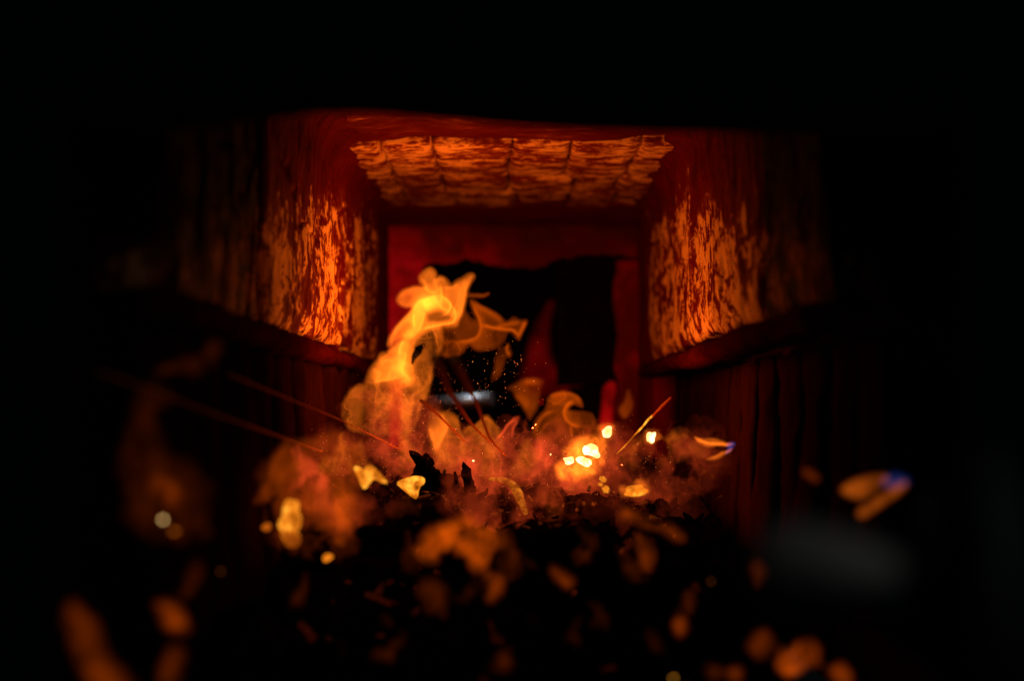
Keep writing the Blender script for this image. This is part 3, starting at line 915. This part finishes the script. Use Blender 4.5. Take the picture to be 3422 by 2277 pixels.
# rosy smoke low over the bed, its firelight put in as emission
gl = [([(1060, 1480), (1130, 1440), (1220, 1450), (1290, 1520), (1320, 1600), (1290, 1720), (1150, 1760), (1020, 1720), (990, 1580)], 1.56, 0.10, 'wide rosy cloud of glowing smoke left of the charred stump'),
      ([(1160, 1300), (1300, 1270), (1450, 1330), (1480, 1450), (1440, 1520), (1290, 1530), (1170, 1470)], 1.97, 0.13, 'rosy grainy smoke glowing in the lower body of the tall flame'),
      ([(1270, 1480), (1420, 1430), (1560, 1450), (1620, 1580), (1520, 1660), (1380, 1690), (1280, 1640)], 1.92, 0.22, 'rosy glowing smoke at the foot of the tall flame'),
      ([(1520, 1480), (1650, 1440), (1780, 1430), (1900, 1460), (1960, 1560), (1900, 1690), (1700, 1710), (1540, 1660)], 1.93, 0.22, 'rosy glowing smoke in the middle of the bed'),
      ([(1800, 1440), (1960, 1410), (2060, 1430), (2110, 1520), (2040, 1640), (1880, 1680), (1790, 1560)], 1.98, 0.22, 'rosy glowing smoke around the white-hot embers'),
      ([(2020, 1450), (2150, 1420), (2300, 1430), (2420, 1490), (2370, 1620), (2200, 1720), (2060, 1680)], 1.96, 0.10, 'dark red glowing smoke between the embers and the side jet'),
      ([(1480, 1600), (1650, 1570), (1850, 1590), (1960, 1660), (1900, 1780), (1700, 1830), (1520, 1760)], 1.76, 0.10, 'dim red glowing smoke below the middle of the bed'),
      ([(880, 1560), (1050, 1560), (1180, 1640), (1230, 1760), (1120, 1850), (950, 1840), (860, 1720)], 1.40, 0.06, 'dim orange glowing smoke around the blurred golden chip'),
      ([(1960, 1620), (2150, 1600), (2330, 1640), (2330, 1760), (2150, 1800), (1990, 1760)], 1.75, 0.035, 'dark red glowing smoke below the wide golden ember')]
for poly, d, am, lb in gl:
    s = sheet('glowing_smoke', poly, d, M['amber' if 'orange' in lb else 'rose'], amp=am, edge=85, nscale=60, nstr=0.8, strands=am * 0.75, warp=20, step=3.6, bow=0.08)
    tag(s, lb, 'flame', 'rosy glowing smoke')
# a ragged row of low flames along the bed
r3 = random.Random(77)
ORD = ['first', 'second', 'third', 'fourth', 'fifth', 'sixth', 'seventh', 'eighth', 'ninth', 'tenth', 'eleventh', 'twelfth', 'thirteenth', 'fourteenth', 'fifteenth']
def tongue_poly(u, v, wd, h, lean):
    L = [(u - wd / 2, v)]; Rr = [(u + wd / 2, v)]
    n_ = 5
    for i_ in range(1, n_):
        t_ = i_ / n_
        sw = math.sin(t_ * 5 + u) * wd * 0.16
        hw = wd / 2 * (1 - t_) ** 0.8 * r3.uniform(0.75, 1.2)
        L.append((u - hw + lean * t_ + sw, v - h * t_)); Rr.append((u + hw + lean * t_ + sw, v - h * t_))
    return L + [(u + lean * 1.15, v - h)] + Rr[::-1]
LOW = [(1030, 1650, 120, 170, -30, 1.62), (1110, 1600, 110, 150, 20, 1.70), (1215, 1600, 100, 130, -20, 1.80), (1290, 1580, 90, 120, 25, 1.86), (1370, 1590, 90, 140, -15, 1.86),
       (1470, 1590, 90, 110, 20, 1.88), (1560, 1600, 100, 150, 15, 1.88), (1650, 1610, 100, 130, -25, 1.88), (1740, 1600, 90, 140, 30, 1.90), (1830, 1580, 100, 130, -20, 1.92),
       (1930, 1640, 110, 140, 20, 1.84), (2060, 1570, 90, 110, -20, 1.94), (2140, 1560, 100, 120, 30, 1.94), (2230, 1560, 100, 90, 40, 1.92), (2300, 1540, 90, 70, 50, 1.90)]
for i, (u, v, wd, h, ln, d) in enumerate(LOW):
    tag(sheet('flame', tongue_poly(u, v, wd, h, ln), d, M['flame' if i % 3 else 'rose'], amp=0.20 if u < 2000 else 0.09, edge=26, rim=0.08, rimw=9, strands=0.20 if u < 2000 else 0.08, nscale=40, nstr=0.6, warp=9, step=2.8,
        fades=[(u, v - 60, u, v + 10)]), ORD[i] + ' low ragged tongue from the left in the row of flames along the bed', 'flame', 'row of low flames along the bed')
for rw, (v0, n_, x0, x1, rn_) in enumerate([(1735, 5, 1000, 2300, 'farthest'), (1880, 5, 960, 2330, 'second'), (2040, 6, 900, 2380, 'third'), (2190, 5, 900, 2300, 'nearest')]):
    for i in range(n_):
        u = x0 + (x1 - x0) * (i + 0.5) / n_ + r3.uniform(-70, 70); v = v0 + r3.uniform(-45, 45)
        d = float(np.interp(v, [1680, 1800, 1950, 2100, 2260], [1.62, 1.50, 1.36, 1.24, 1.13]))
        k_ = r3.uniform(0.5, 1.25)
        tag(sheet('flame', tongue_poly(u, v + 40 * k_, r3.uniform(50, 120) * k_, r3.uniform(70, 170) * k_, r3.uniform(-70, 70)), d, M['amber'], amp=r3.uniform(0.006, 0.035), edge=36, strands=0.03, nscale=50, nstr=0.7, warp=14, step=5,
            fades=[(u, v - 20, u, v + 45)]), ORD[i] + ' dim flame lick from the left, ' + rn_ + ' row on the front bed', 'flame', 'dim licks on the front of the bed')

# broad dim flames over the left of the bed
s = sheet('flame', ZF([(90, 700), (170, 600), (220, 430), (300, 310), (430, 260), (560, 240), (700, 210), (820, 260), (870, 380), (840, 600), (760, 780), (640, 800), (480, 780), (350, 700), (300, 620), (200, 680)]),
          1.38, M['amber'], amp=0.075, edge=26, rim=0.05, rimw=22, folds=[(ZF([(110, 690), (200, 560), (250, 400), (340, 300)]), 14, 0.05), (ZF([(330, 560), (440, 420), (420, 380)]), 18, 0.07)],
          holes=[(ZF([(340, 520), (440, 500), (440, 640), (340, 640)]), 24, 0.7)], nscale=80, nstr=0.5, warp=10, step=4)
tag(s, 'broad dim veil of flame spreading over the left of the bed', 'flame')
for i, (poly, d, am, lb) in enumerate([
        (ZF([(700, 620), (800, 600), (820, 720), (790, 900), (740, 1010), (690, 1000), (720, 850), (680, 740)]), 1.6, 0.16, 'dim orange flame hanging over the chips left of centre'),
        (ZF([(1290, 960), (1400, 900), (1520, 850), (1620, 800), (1750, 840), (1880, 900), (1890, 1010), (1780, 1060), (1760, 1160), (1720, 1230), (1640, 1130), (1560, 1060), (1470, 1060), (1400, 1110), (1320, 1120), (1275, 1040)]), 1.38, 0.30, 'blurred orange flame with three prongs below the middle'),
        (ZF([(1780, 1230), (1840, 1240), (1900, 1330), (1860, 1400), (1790, 1390), (1760, 1310)]), 1.33, 0.20, 'blurred orange flame lick under the pronged flame'),
        (ZF([(2240, 1180), (2310, 1200), (2380, 1290), (2340, 1320), (2280, 1260)]), 1.35, 0.16, 'blurred short orange lick right of the pronged flame'),
        (ZF([(2200, 600), (2280, 650), (2340, 760), (2300, 820), (2220, 880), (2220, 780), (2160, 680)]), 1.75, 0.07, 'faint brown flame behind the dark mound'),
        (ZE([(1060, 1260), (1130, 1200), (1220, 1290), (1330, 1290), (1300, 1340), (1420, 1350), (1550, 1470), (1440, 1460), (1300, 1380), (1180, 1340), (1080, 1310)]), 1.5, 0.10, 'faint flame arching over the dark hollow at right'),
        (ZE([(1180, 1440), (1260, 1440), (1310, 1560), (1300, 1690), (1240, 1690), (1200, 1600)]), 1.4, 0.13, 'blurred upright lick below the arching flame'),
        (ZF([(1280, 1350), (1330, 1230), (1460, 1300), (1500, 1400), (1470, 1560), (1420, 1500), (1330, 1480)]), 1.3, 0.035, 'very faint brown flame at the bottom middle')]):
    s = sheet('flame', poly, d, M['amber'], amp=am * 0.95, edge=38, nscale=60, nstr=0.55, strands=am * 0.6, warp=10, step=4.5)
    tag(s, lb, 'flame')

# blurred flames close to the lens
for poly, d, am, lb, ed in [
        (ZG([(540, 560), (590, 430), (620, 290), (660, 245), (770, 290), (750, 380), (700, 430), (730, 560), (800, 600), (880, 600), (930, 760), (940, 900), (800, 940), (560, 900), (545, 700)]), 1.02, 0.026, 'ghostly brown flame above the pale bokeh discs at left', 60),
        (ZG([(650, 740), (700, 650), (740, 660), (800, 740), (830, 820), (780, 810), (720, 750)]), 1.0, 0.12, 'arched orange flame above the pale bokeh discs', 30),
        (ZG([(700, 190), (800, 130), (880, 110), (930, 60), (980, 80), (960, 150), (870, 190), (760, 200)]), 1.0, 0.04, 'faint brown wisp under the dark left wall', 30),
        (ZG([(300, 1240), (360, 1250), (420, 1330), (430, 1430), (480, 1490), (560, 1568), (600, 1640), (430, 1640), (370, 1500), (330, 1380)]), 0.86, 0.17, 'curved orange flame at the lower left corner', 40),
        (ZG([(690, 1230), (760, 1210), (830, 1300), (830, 1340), (770, 1345), (720, 1290)]), 0.95, 0.26, 'blurred orange lick right of the lower left flame', 30),
        (ZG([(750, 1440), (810, 1420), (820, 1480), (770, 1568), (720, 1560), (730, 1490)]), 0.95, 0.13, 'dim upright lick near the bottom at left', 30),
        (ZG([(860, 1010), (900, 1030), (890, 1110), (830, 1210), (810, 1190), (850, 1110)]), 1.05, 0.045, 'faint thread of flame left of centre foreground', 26),
        (ZH([(815, 1500), (830, 1420), (900, 1375), (1010, 1380), (1060, 1430), (1050, 1480), (980, 1470), (930, 1500), (890, 1540), (840, 1540)]), 1.10, 0.55, 'bright orange arch of flame near the lower right corner', 24),
        (ZH([(1070, 1500), (1130, 1480), (1190, 1530), (1180, 1600), (1110, 1590)]), 1.08, 0.24, 'orange blob of flame at the bottom edge right of the arch', 24),
        (ZH([(650, 930), (690, 920), (730, 980), (710, 1050), (660, 1030)]), 1.2, 0.22, 'small orange flame left of the grey latch', 20),
        (ZH([(240, 1260), (300, 1230), (330, 1290), (290, 1330), (250, 1310)]), 1.2, 0.14, 'small dim orange flame below the dark middle', 20),
        (ZH([(650, 1370), (720, 1290), (770, 1330), (750, 1420), (690, 1450), (650, 1420)]), 1.12, 0.10, 'dull orange flame left of the bright arch', 30),
        (ZH([(420, 1500), (470, 1480), (500, 1530), (460, 1560)]), 1.08, 0.12, 'small dull lick left of two on the bottom edge', 20),
        (ZH([(520, 1520), (590, 1500), (610, 1550), (540, 1570)]), 1.08, 0.12, 'small dull lick right of two on the bottom edge', 20)]:
    s = sheet('flame', poly, d, M['amber'], amp=am * 0.72, edge=ed * 1.3, nscale=60, nstr=0.6, strands=am * 0.4, warp=10, step=6)
    tag(s, lb, 'flame')

# side jets with blue roots
j_or = sheet('orange_tongue', ZE([(1600, 685), (1660, 705), (1730, 700), (1790, 715), (1860, 735), (1905, 742), (1905, 758), (1850, 768), (1760, 775), (1690, 775), (1640, 740)]), 1.79, M['flame'], amp=0.26, edge=8,
             folds=[(ZE([(1615, 695), (1690, 740), (1780, 752), (1895, 750)]), 6, 0.9)], step=2.2, warp=2, nscale=30)
j_lo = sheet('lower_tongue', ZE([(1690, 865), (1760, 835), (1830, 805), (1895, 770), (1890, 800), (1830, 850), (1740, 875)]), 1.79, M['flame'], amp=0.26, edge=8, folds=[(ZE([(1720, 860), (1810, 830), (1885, 785)]), 6, 0.3)], step=2.2, warp=2, nscale=30)
j_bl = sheet('blue_root', ZE([(1850, 750), (1890, 735), (1925, 738), (1915, 765), (1885, 805), (1840, 825), (1865, 785)]), 1.79, M['blue'], amp=0.30, edge=9, step=2.2, warp=1)
flame('flame', 'small sideways flame with a pointed blue root right of the embers', [j_or, j_lo, j_bl], P(2450, 1483, 1.79))
k_or = sheet('orange_tongue', ZH([(1130, 540), (1180, 500), (1290, 470), (1390, 465), (1400, 510), (1330, 550), (1260, 590), (1190, 590)]), 1.12, M['flame'], amp=0.26, edge=18, step=3.5, warp=4)
k_lo = sheet('lower_tongue', ZH([(1220, 670), (1290, 610), (1400, 540), (1490, 495), (1495, 530), (1400, 600), (1310, 660), (1260, 700)]), 1.12, M['flame'], amp=0.24, edge=16, step=3.5, warp=4)
k_bl = sheet('blue_root', ZH([(1360, 480), (1420, 455), (1490, 470), (1515, 505), (1470, 525), (1400, 535), (1365, 515)]), 1.12, M['blue'], amp=0.06, edge=18, step=3.5, warp=2)
flame('flame', 'blurred sideways flame with a blue root in the dark at far right', [k_or, k_lo, k_bl], P(3030, 1620, 1.12))
s = sheet('flame', ZH([(940, 440), (980, 430), (1030, 480), (1010, 510), (960, 480)]), 1.15, M['amber'], amp=0.11, edge=14, step=4)
tag(s, 'tiny dim flame left of the far right blue-rooted flame', 'flame')


# ------------------------------------------------------------------ embers, chips, stalks
def chip(name, poly, d, thick, mat, seed, label, cat, group=None, jag=0.0):
    """a burnt chip: outline with real thickness, rough and broken on both faces"""
    rnd = random.Random(seed)
    if jag:
        q = []
        for i_ in range(len(poly)):
            a_, b_ = np.array(poly[i_]), np.array(poly[(i_ + 1) % len(poly)])
            k_ = max(1, int(np.hypot(*(b_ - a_)) / 9))
            for j_ in range(k_): q.append(a_ + (b_ - a_) * j_ / k_ + np.array([rnd.uniform(-1, 1), rnd.uniform(-1, 1)]) * jag)
        pts = np.array(q)
    else:
        pts = smooth_poly(poly, 1)
    n = len(pts)
    c = pts.mean(0)
    rings = [(1.0, 0.25), (0.82, 0.75), (0.5, 1.0)]
    V, F = [], []
    def add(p, off): V.append(tuple(P(p[0], p[1], d + off)))
    for side in (-1, 1):
        for s, h in rings:
            for q in pts:
                p = c + (q - c) * (s * (1 + rnd.uniform(-.06, .06) * (s < 1)))
                add(p, side * thick * h * rnd.uniform(0.6, 1.2))
        add(c, side * thick * rnd.uniform(0.7, 1.1))
    m = 3 * n + 1
    for sd in (0, 1):
        o = sd * m
        for r in range(2):
            for k_ in range(n):
                f = [o + r * n + k_, o + r * n + (k_ + 1) % n, o + (r + 1) * n + (k_ + 1) % n, o + (r + 1) * n + k_]
                F.append(f if sd == 0 else f[::-1])
        for k_ in range(n):
            f = [o + 2 * n + k_, o + 2 * n + (k_ + 1) % n, o + 3 * n]
            F.append(f if sd == 0 else f[::-1])
    for k_ in range(n):
        F.append([k_, m + k_, m + (k_ + 1) % n, (k_ + 1) % n])
    me = bpy.data.meshes.new(name)
    me.from_pydata(V, [], F); me.update()
    bm = bmesh.new(); bm.from_mesh(me); bmesh.ops.recalc_face_normals(bm, faces=bm.faces); bm.to_mesh(me); bm.free()
    o = lk(name, me, mat)
    tag(o, label, cat, group)
    return o


def blob(cx, cyy, rx, ry, ang=0, n=9, seed=0, jag=0.18):
    rnd = random.Random(seed)
    ca, sa = math.cos(ang), math.sin(ang)
    out = []
    for k_ in range(n):
        a = 2 * math.pi * k_ / n
        s = 1 + rnd.uniform(-jag, jag)
        x, y = rx * s * math.cos(a), ry * s * math.sin(a)
        out.append((cx + x * ca - y * sa, cyy + x * sa + y * ca))
    return out


EM = [  # zoom C pixels: centre, radii, angle, depth, material, label
    (1030, 770, 46, 66, 0.3, 2.05, 'white_ember', 'oval white-hot ember under the narrow red flame'),
    (1492, 820, 48, 66, 0.35, 2.04, 'white_ember', 'oval white-hot ember right of the burning straw'),
    (868, 965, 88, 70, 0.5, 1.98, 'white_ember', 'largest white-hot ember glowing right of centre'),
    (630, 1068, 62, 42, 0.0, 1.97, 'white_ember', 'white-hot ember at the left end of the bright cluster'),
    (800, 1085, 88, 52, 0.3, 1.96, 'white_ember', 'yellow-white ember low in the bright cluster'),
    (1330, 1385, 125, 52, -0.08, 1.70, 'gold_ember', 'wide golden ember below the bright cluster'),
    (985, 1265, 36, 30, 0.5, 1.72, 'gold_ember', 'small golden ember at the top of a short bent chain'),
    (960, 1315, 32, 22, 0.2, 1.72, 'orange_ember', 'small orange ember in the middle of a bent chain'),
    (1015, 1370, 40, 42, 0.4, 1.71, 'gold_ember', 'small golden ember at the lower end of a bent chain'),
]
sc_ = 700 / 2195
for poly, d, am, lb in [  # ember entries: gas halos added for the bloom of the embers
        ([(510, 1020), (660, 900), (780, 830), (930, 810), (1020, 940), (1000, 1080), (920, 1180), (760, 1230), (620, 1300), (510, 1230)], 1.92, 1.5, 'ragged yellow glow halo around the bright ember cluster'),
        ([(960, 720), (1030, 690), (1090, 700), (1080, 820), (1020, 850), (970, 830)], 2.03, 0.8, 'small glow halo around the oval ember under the red flame'),
        ([(1430, 780), (1490, 745), (1560, 770), (1550, 850), (1470, 890), (1430, 860)], 2.02, 0.8, 'small glow halo around the oval ember by the burning straw'),
        ([(1150, 1380), (1230, 1340), (1330, 1270), (1430, 1280), (1470, 1380), (1420, 1460), (1300, 1450), (1200, 1430)], 1.69, 0.5, 'small glow halo over the wide golden ember'),
        ([(1620, 860), (1700, 800), (1790, 740), (1880, 760), (1900, 820), (1780, 860), (1700, 880)], 1.9, 0.16, 'dim orange flame left of the blue-rooted side flame'),
        ([(1200, 1000), (1280, 880), (1370, 810), (1410, 820), (1400, 900), (1340, 1000), (1330, 1120), (1290, 1150), (1290, 1020)], 1.9, 0.12, 'dim rosy flame right of the burning straw foot')]:
    tag(sheet('flame', ZCc(poly), d, M['flame'], amp=am, edge=30 if am > 1 else 22, nscale=34, nstr=0.6, ridged=am * 0.4, warp=8, step=2.6), lb, 'flame')  # low flames, and the halos added for the bloom of the embers
for i, (cx, cyy, rx, ry, an, d, mt, lb) in enumerate(EM):
    chip('ember', blob(1700 + cx * sc_, 1200 + cyy * sc_, rx * sc_, ry * sc_, an, 12, i, 0.3), d, 0.010, M[mt], 300 + i, lb, 'ember', group='glowing embers')
chip('wood_chip', ZB([(250, 975), (300, 970), (360, 1010), (400, 955), (450, 960), (540, 1050), (625, 1150), (560, 1150), (480, 1100), (430, 1140), (380, 1215), (340, 1190), (300, 1080)]),
     1.52, 0.010, M['gold_ember'], 31, 'glowing golden heart-shaped wood chip left of the charred stump', 'wood chip')
chip('wood_chip', ZB([(690, 1145), (790, 1095), (900, 1068), (1000, 1085), (1005, 1150), (945, 1190), (925, 1325), (860, 1290), (770, 1215)]),
     1.73, 0.008, M['gold_ember'], 32, 'glowing golden triangular wood chip below the charred stump', 'wood chip')
chip('wood_chip', ZF(blob(365, 815, 80, 115, 0.15, 12, 5, 0.3)), 1.36, 0.012, M['gold_ember'], 33, 'blurred golden burning chip at the left of the bed', 'wood chip')
chip('wood_chip', ZF(blob(360, 960, 70, 80, 0.0, 9, 6, 0.35)), 1.36, 0.010, M['orange_ember'], 34, 'dimmer orange chip below the blurred golden chip', 'wood chip')
chip('wood_chip', ZF(blob(195, 885, 42, 34, -0.4, 8, 7)), 1.38, 0.008, M['orange_ember'], 35, 'small orange chip left of the blurred golden chip', 'wood chip')
chip('wood_chip', ZF(blob(630, 1105, 44, 28, -0.6, 8, 8)), 1.4, 0.008, M['orange_ember'], 36, 'small dull orange chip lying in the dark lower left of centre', 'wood chip')
chip('charred_stump', ZB([(838, 812), (872, 788), (920, 815), (965, 860), (1000, 822), (1040, 850), (1085, 905), (1130, 985), (1180, 1080), (1230, 1230), (1150, 1400), (980, 1400), (930, 1250), (950, 1110), (850, 1060), (912, 985), (890, 900)]),
     1.84, 0.012, M['char'], 41, 'jagged black charred wood stump sticking up in the middle', 'charcoal', jag=5.0)
chip('charred_stump', ZB([(1392, 945), (1412, 925), (1450, 965), (1480, 1010), (1515, 1110), (1540, 1250), (1420, 1260), (1390, 1090)]),
     1.85, 0.008, M['char'], 42, 'thin black charred spike right of the jagged stump', 'charcoal', jag=4.0)
chip('charred_stump', ZB([(1310, 1030), (1330, 1020), (1350, 1090), (1370, 1200), (1290, 1210)]), 1.83, 0.006, M['char'], 43, 'small black charred point between the stump and the spike', 'charcoal', jag=3.0)
chip('charred_log', ZF([(1900, 1080), (1990, 960), (2150, 900), (2400, 870), (2600, 900), (2750, 1000), (2700, 1150), (2300, 1200), (2000, 1180)]), 1.5, 0.03, M['char'], 44, 'rounded black lump of char below the embers', 'charcoal')
chip('charred_log', ZF([(820, 900), (900, 860), (1050, 870), (1200, 930), (1240, 1050), (1100, 1120), (900, 1100), (800, 1000)]), 1.5, 0.03, M['char'], 45, 'rounded black lump of char below the triangular chip', 'charcoal')

def spline(pts3, n=40):
    pts3 = [Vector(p) for p in pts3]
    out = []
    m = len(pts3)
    for i in range(m - 1):
        p0, p1, p2, p3 = pts3[max(i - 1, 0)], pts3[i], pts3[i + 1], pts3[min(i + 2, m - 1)]
        k_ = max(3, n // (m - 1))
        for j in range(k_):
            t = j / k_
            out.append(0.5 * ((2 * p1) + (p2 - p0) * t + (2 * p0 - 5 * p1 + 4 * p2 - p3) * t * t + (3 * p1 - p0 - 3 * p2 + p3) * t ** 3))
    out.append(pts3[-1])
    return out

def stalk(pix, depths, r0, r1, mat, label, parts=None):
    pts = spline([P(u, v, d) for (u, v), d in zip(pix, depths)])
    n = len(pts)
    rad = [r0 + (r1 - r0) * i / (n - 1) for i in range(n)]
    if not parts:
        o = tube('straw_stalk', pts, rad, mat, None, 6)
        tag(o, label, 'straw', 'straw stalks over the fire')
        return o
    e = empty('straw_stalk', pts[0]); tag(e, label, 'straw', 'straw stalks over the fire')
    for nm, a, b, mt, f in parts:
        i0, i1 = int(a * (n - 1)), int(b * (n - 1))
        child(tube(nm, pts[i0:i1 + 1], [x * f for x in rad[i0:i1 + 1]], mt, None, 6), e)
    return e

stalk([(330, 1245), (480, 1295), (690, 1375), (900, 1448), (1075, 1510)], [0.94, 1.0, 1.15, 1.40, 1.74], 0.0012, 0.0010, M['straw'], 'long pale straw stalk slanting down from the dark at left')
stalk([(760, 1250), (980, 1340), (1150, 1410), (1330, 1500)], [1.22, 1.48, 1.70, 1.88], 0.0010, 0.0006, M['straw'], 'thin dark straw stalk crossing below the tall flame')
stalk(ZA([(940, 1080), (1060, 1300)]) + ZB([(1240, 140), (1400, 400), (1530, 570), (1690, 720)]), [1.22, 1.32, 1.42, 1.58, 1.72, 1.85], 0.0042, 0.0009, M['straw'], 'left of two straw stalks crossing in front of the steel tube')
stalk(ZA([(1150, 1090), (1230, 1250)]) + ZB([(1470, 150), (1560, 350), (1690, 680), (1850, 860)]), [1.18, 1.28, 1.40, 1.55, 1.74, 1.88], 0.0044, 0.0009, M['straw'], 'right of two straw stalks crossing in front of the steel tube')
stalk(ZB([(960, 280), (1100, 390), (1240, 530), (1420, 710)]), [1.64, 1.70, 1.76, 1.84], 0.0022, 0.0008, M['straw'], 'short straw stalk crossing the pointed orange flame')
stalk(ZCc([(1130, 1000), (1250, 880), (1320, 800), (1400, 715), (1460, 640), (1520, 585), (1610, 490), (1700, 405)]), [1.9, 1.88, 1.87, 1.86, 1.85, 1.84, 1.83, 1.82], 0.0009, 0.0017, M['straw'],
      'burning straw stalk with a bright middle at right of centre', [('burning_end', 0, 0.36, M['orange_ember'], 0.9), ('burning_middle', 0.36, 0.70, M['gold_ember'], 1.15), ('tip', 0.70, 1.0, M['straw'], 1.0)])
sp = tube('splinter', spline([P(u, v, d) for (u, v), d in zip(ZB([(1680, 1108), (1760, 1105), (1850, 1125), (1930, 1180), (1980, 1260), (2010, 1340), (2060, 1470)]), [1.80, 1.79, 1.78, 1.77, 1.76, 1.75, 1.74])]),
     [0.0022 + 0.0035 * math.sin(math.pi * min(1, (i / 36) ** 1.6)) for i in range(37)], M['splinter'], None, 8)
tag(sp, 'curved glowing orange splinter bending over to the right', 'splinter')

# sparks
def star(loc, r, rnd):
    vs_ = [Vector((1, 0, 0)), Vector((-1, 0, 0)), Vector((0, 1, 0)), Vector((0, -1, 0)), Vector((0, 0, 1)), Vector((0, 0, -1))]
    fs_ = [(0, 2, 4), (2, 1, 4), (1, 3, 4), (3, 0, 4), (2, 0, 5), (1, 2, 5), (3, 1, 5), (0, 3, 5)]
    k_ = rnd.uniform(0.6, 1.5)
    return [Vector((v.x * r, v.y * r, v.z * r * k_)) + loc for v in vs_], fs_
rnd = random.Random(12)
V, F = [], []
def put(u, v, d, r):
    vs_, fs_ = star(P(u, v, d), r, rnd)
    o_ = len(V); V.extend(vs_); F.extend([[i + o_ for i in f] for f in fs_])
for _ in range(130):
    put(rnd.gauss(1665, 75), rnd.gauss(1250, 80), rnd.uniform(1.84, 1.92), 0.00022 + 0.0005 * rnd.random() ** 3)
for _ in range(420):
    put(rnd.gauss(1390, 75), rnd.gauss(1370, 75), rnd.uniform(1.83, 1.90), 0.00018 + 0.0004 * rnd.random() ** 3)
for _ in range(420):
    put(rnd.uniform(1000, 2250), rnd.gauss(1530, 60), rnd.uniform(1.80, 1.90), rnd.uniform(0.0002, 0.0005))
me = bpy.data.meshes.new('sparks'); me.from_pydata(V, [], F); me.update()
o = lk('sparks', me, M['spark']); tag(o, 'swarm of tiny orange sparks drifting around the tall flame', 'sparks', kind='stuff')
for i, (u, v, d, r, mt, lb) in enumerate([(545, 1738, 1.0, 0.0016, 'white_ember', 'brighter pale round out-of-focus spark at lower left'), (583, 1778, 1.0, 0.0028, 'orange_ember', 'orange out-of-focus spark right below the pale one'),
                                (737, 1912, 1.1, 0.0010, 'gold_ember', 'dim round out-of-focus spark in the dark lower left'), (2376, 1945, 1.15, 0.0008, 'gold_ember', 'very dim round out-of-focus spark left of the grey latch'),
                                (2250, 2268, 1.1, 0.0017, 'gold_ember', 'round out-of-focus spark on the bottom edge right of centre'), (1582, 1541, 1.86, 0.0018, 'white_ember', 'tiny sharp white spark over the middle of the bed'),
                                (1840, 1520, 1.86, 0.0011, 'white_ember', 'tiny sharp spark left of the bright cluster'), (1484, 1740, 1.82, 0.0020, 'gold_ember', 'tiny golden flake below the triangular chip')]):
    vs_, fs_ = star(P(u, v, d), r, rnd)
    me = bpy.data.meshes.new('spark'); me.from_pydata(vs_, [], fs_); me.update()
    tag(lk('spark', me, M[mt]), lb, 'spark', 'single sparks')
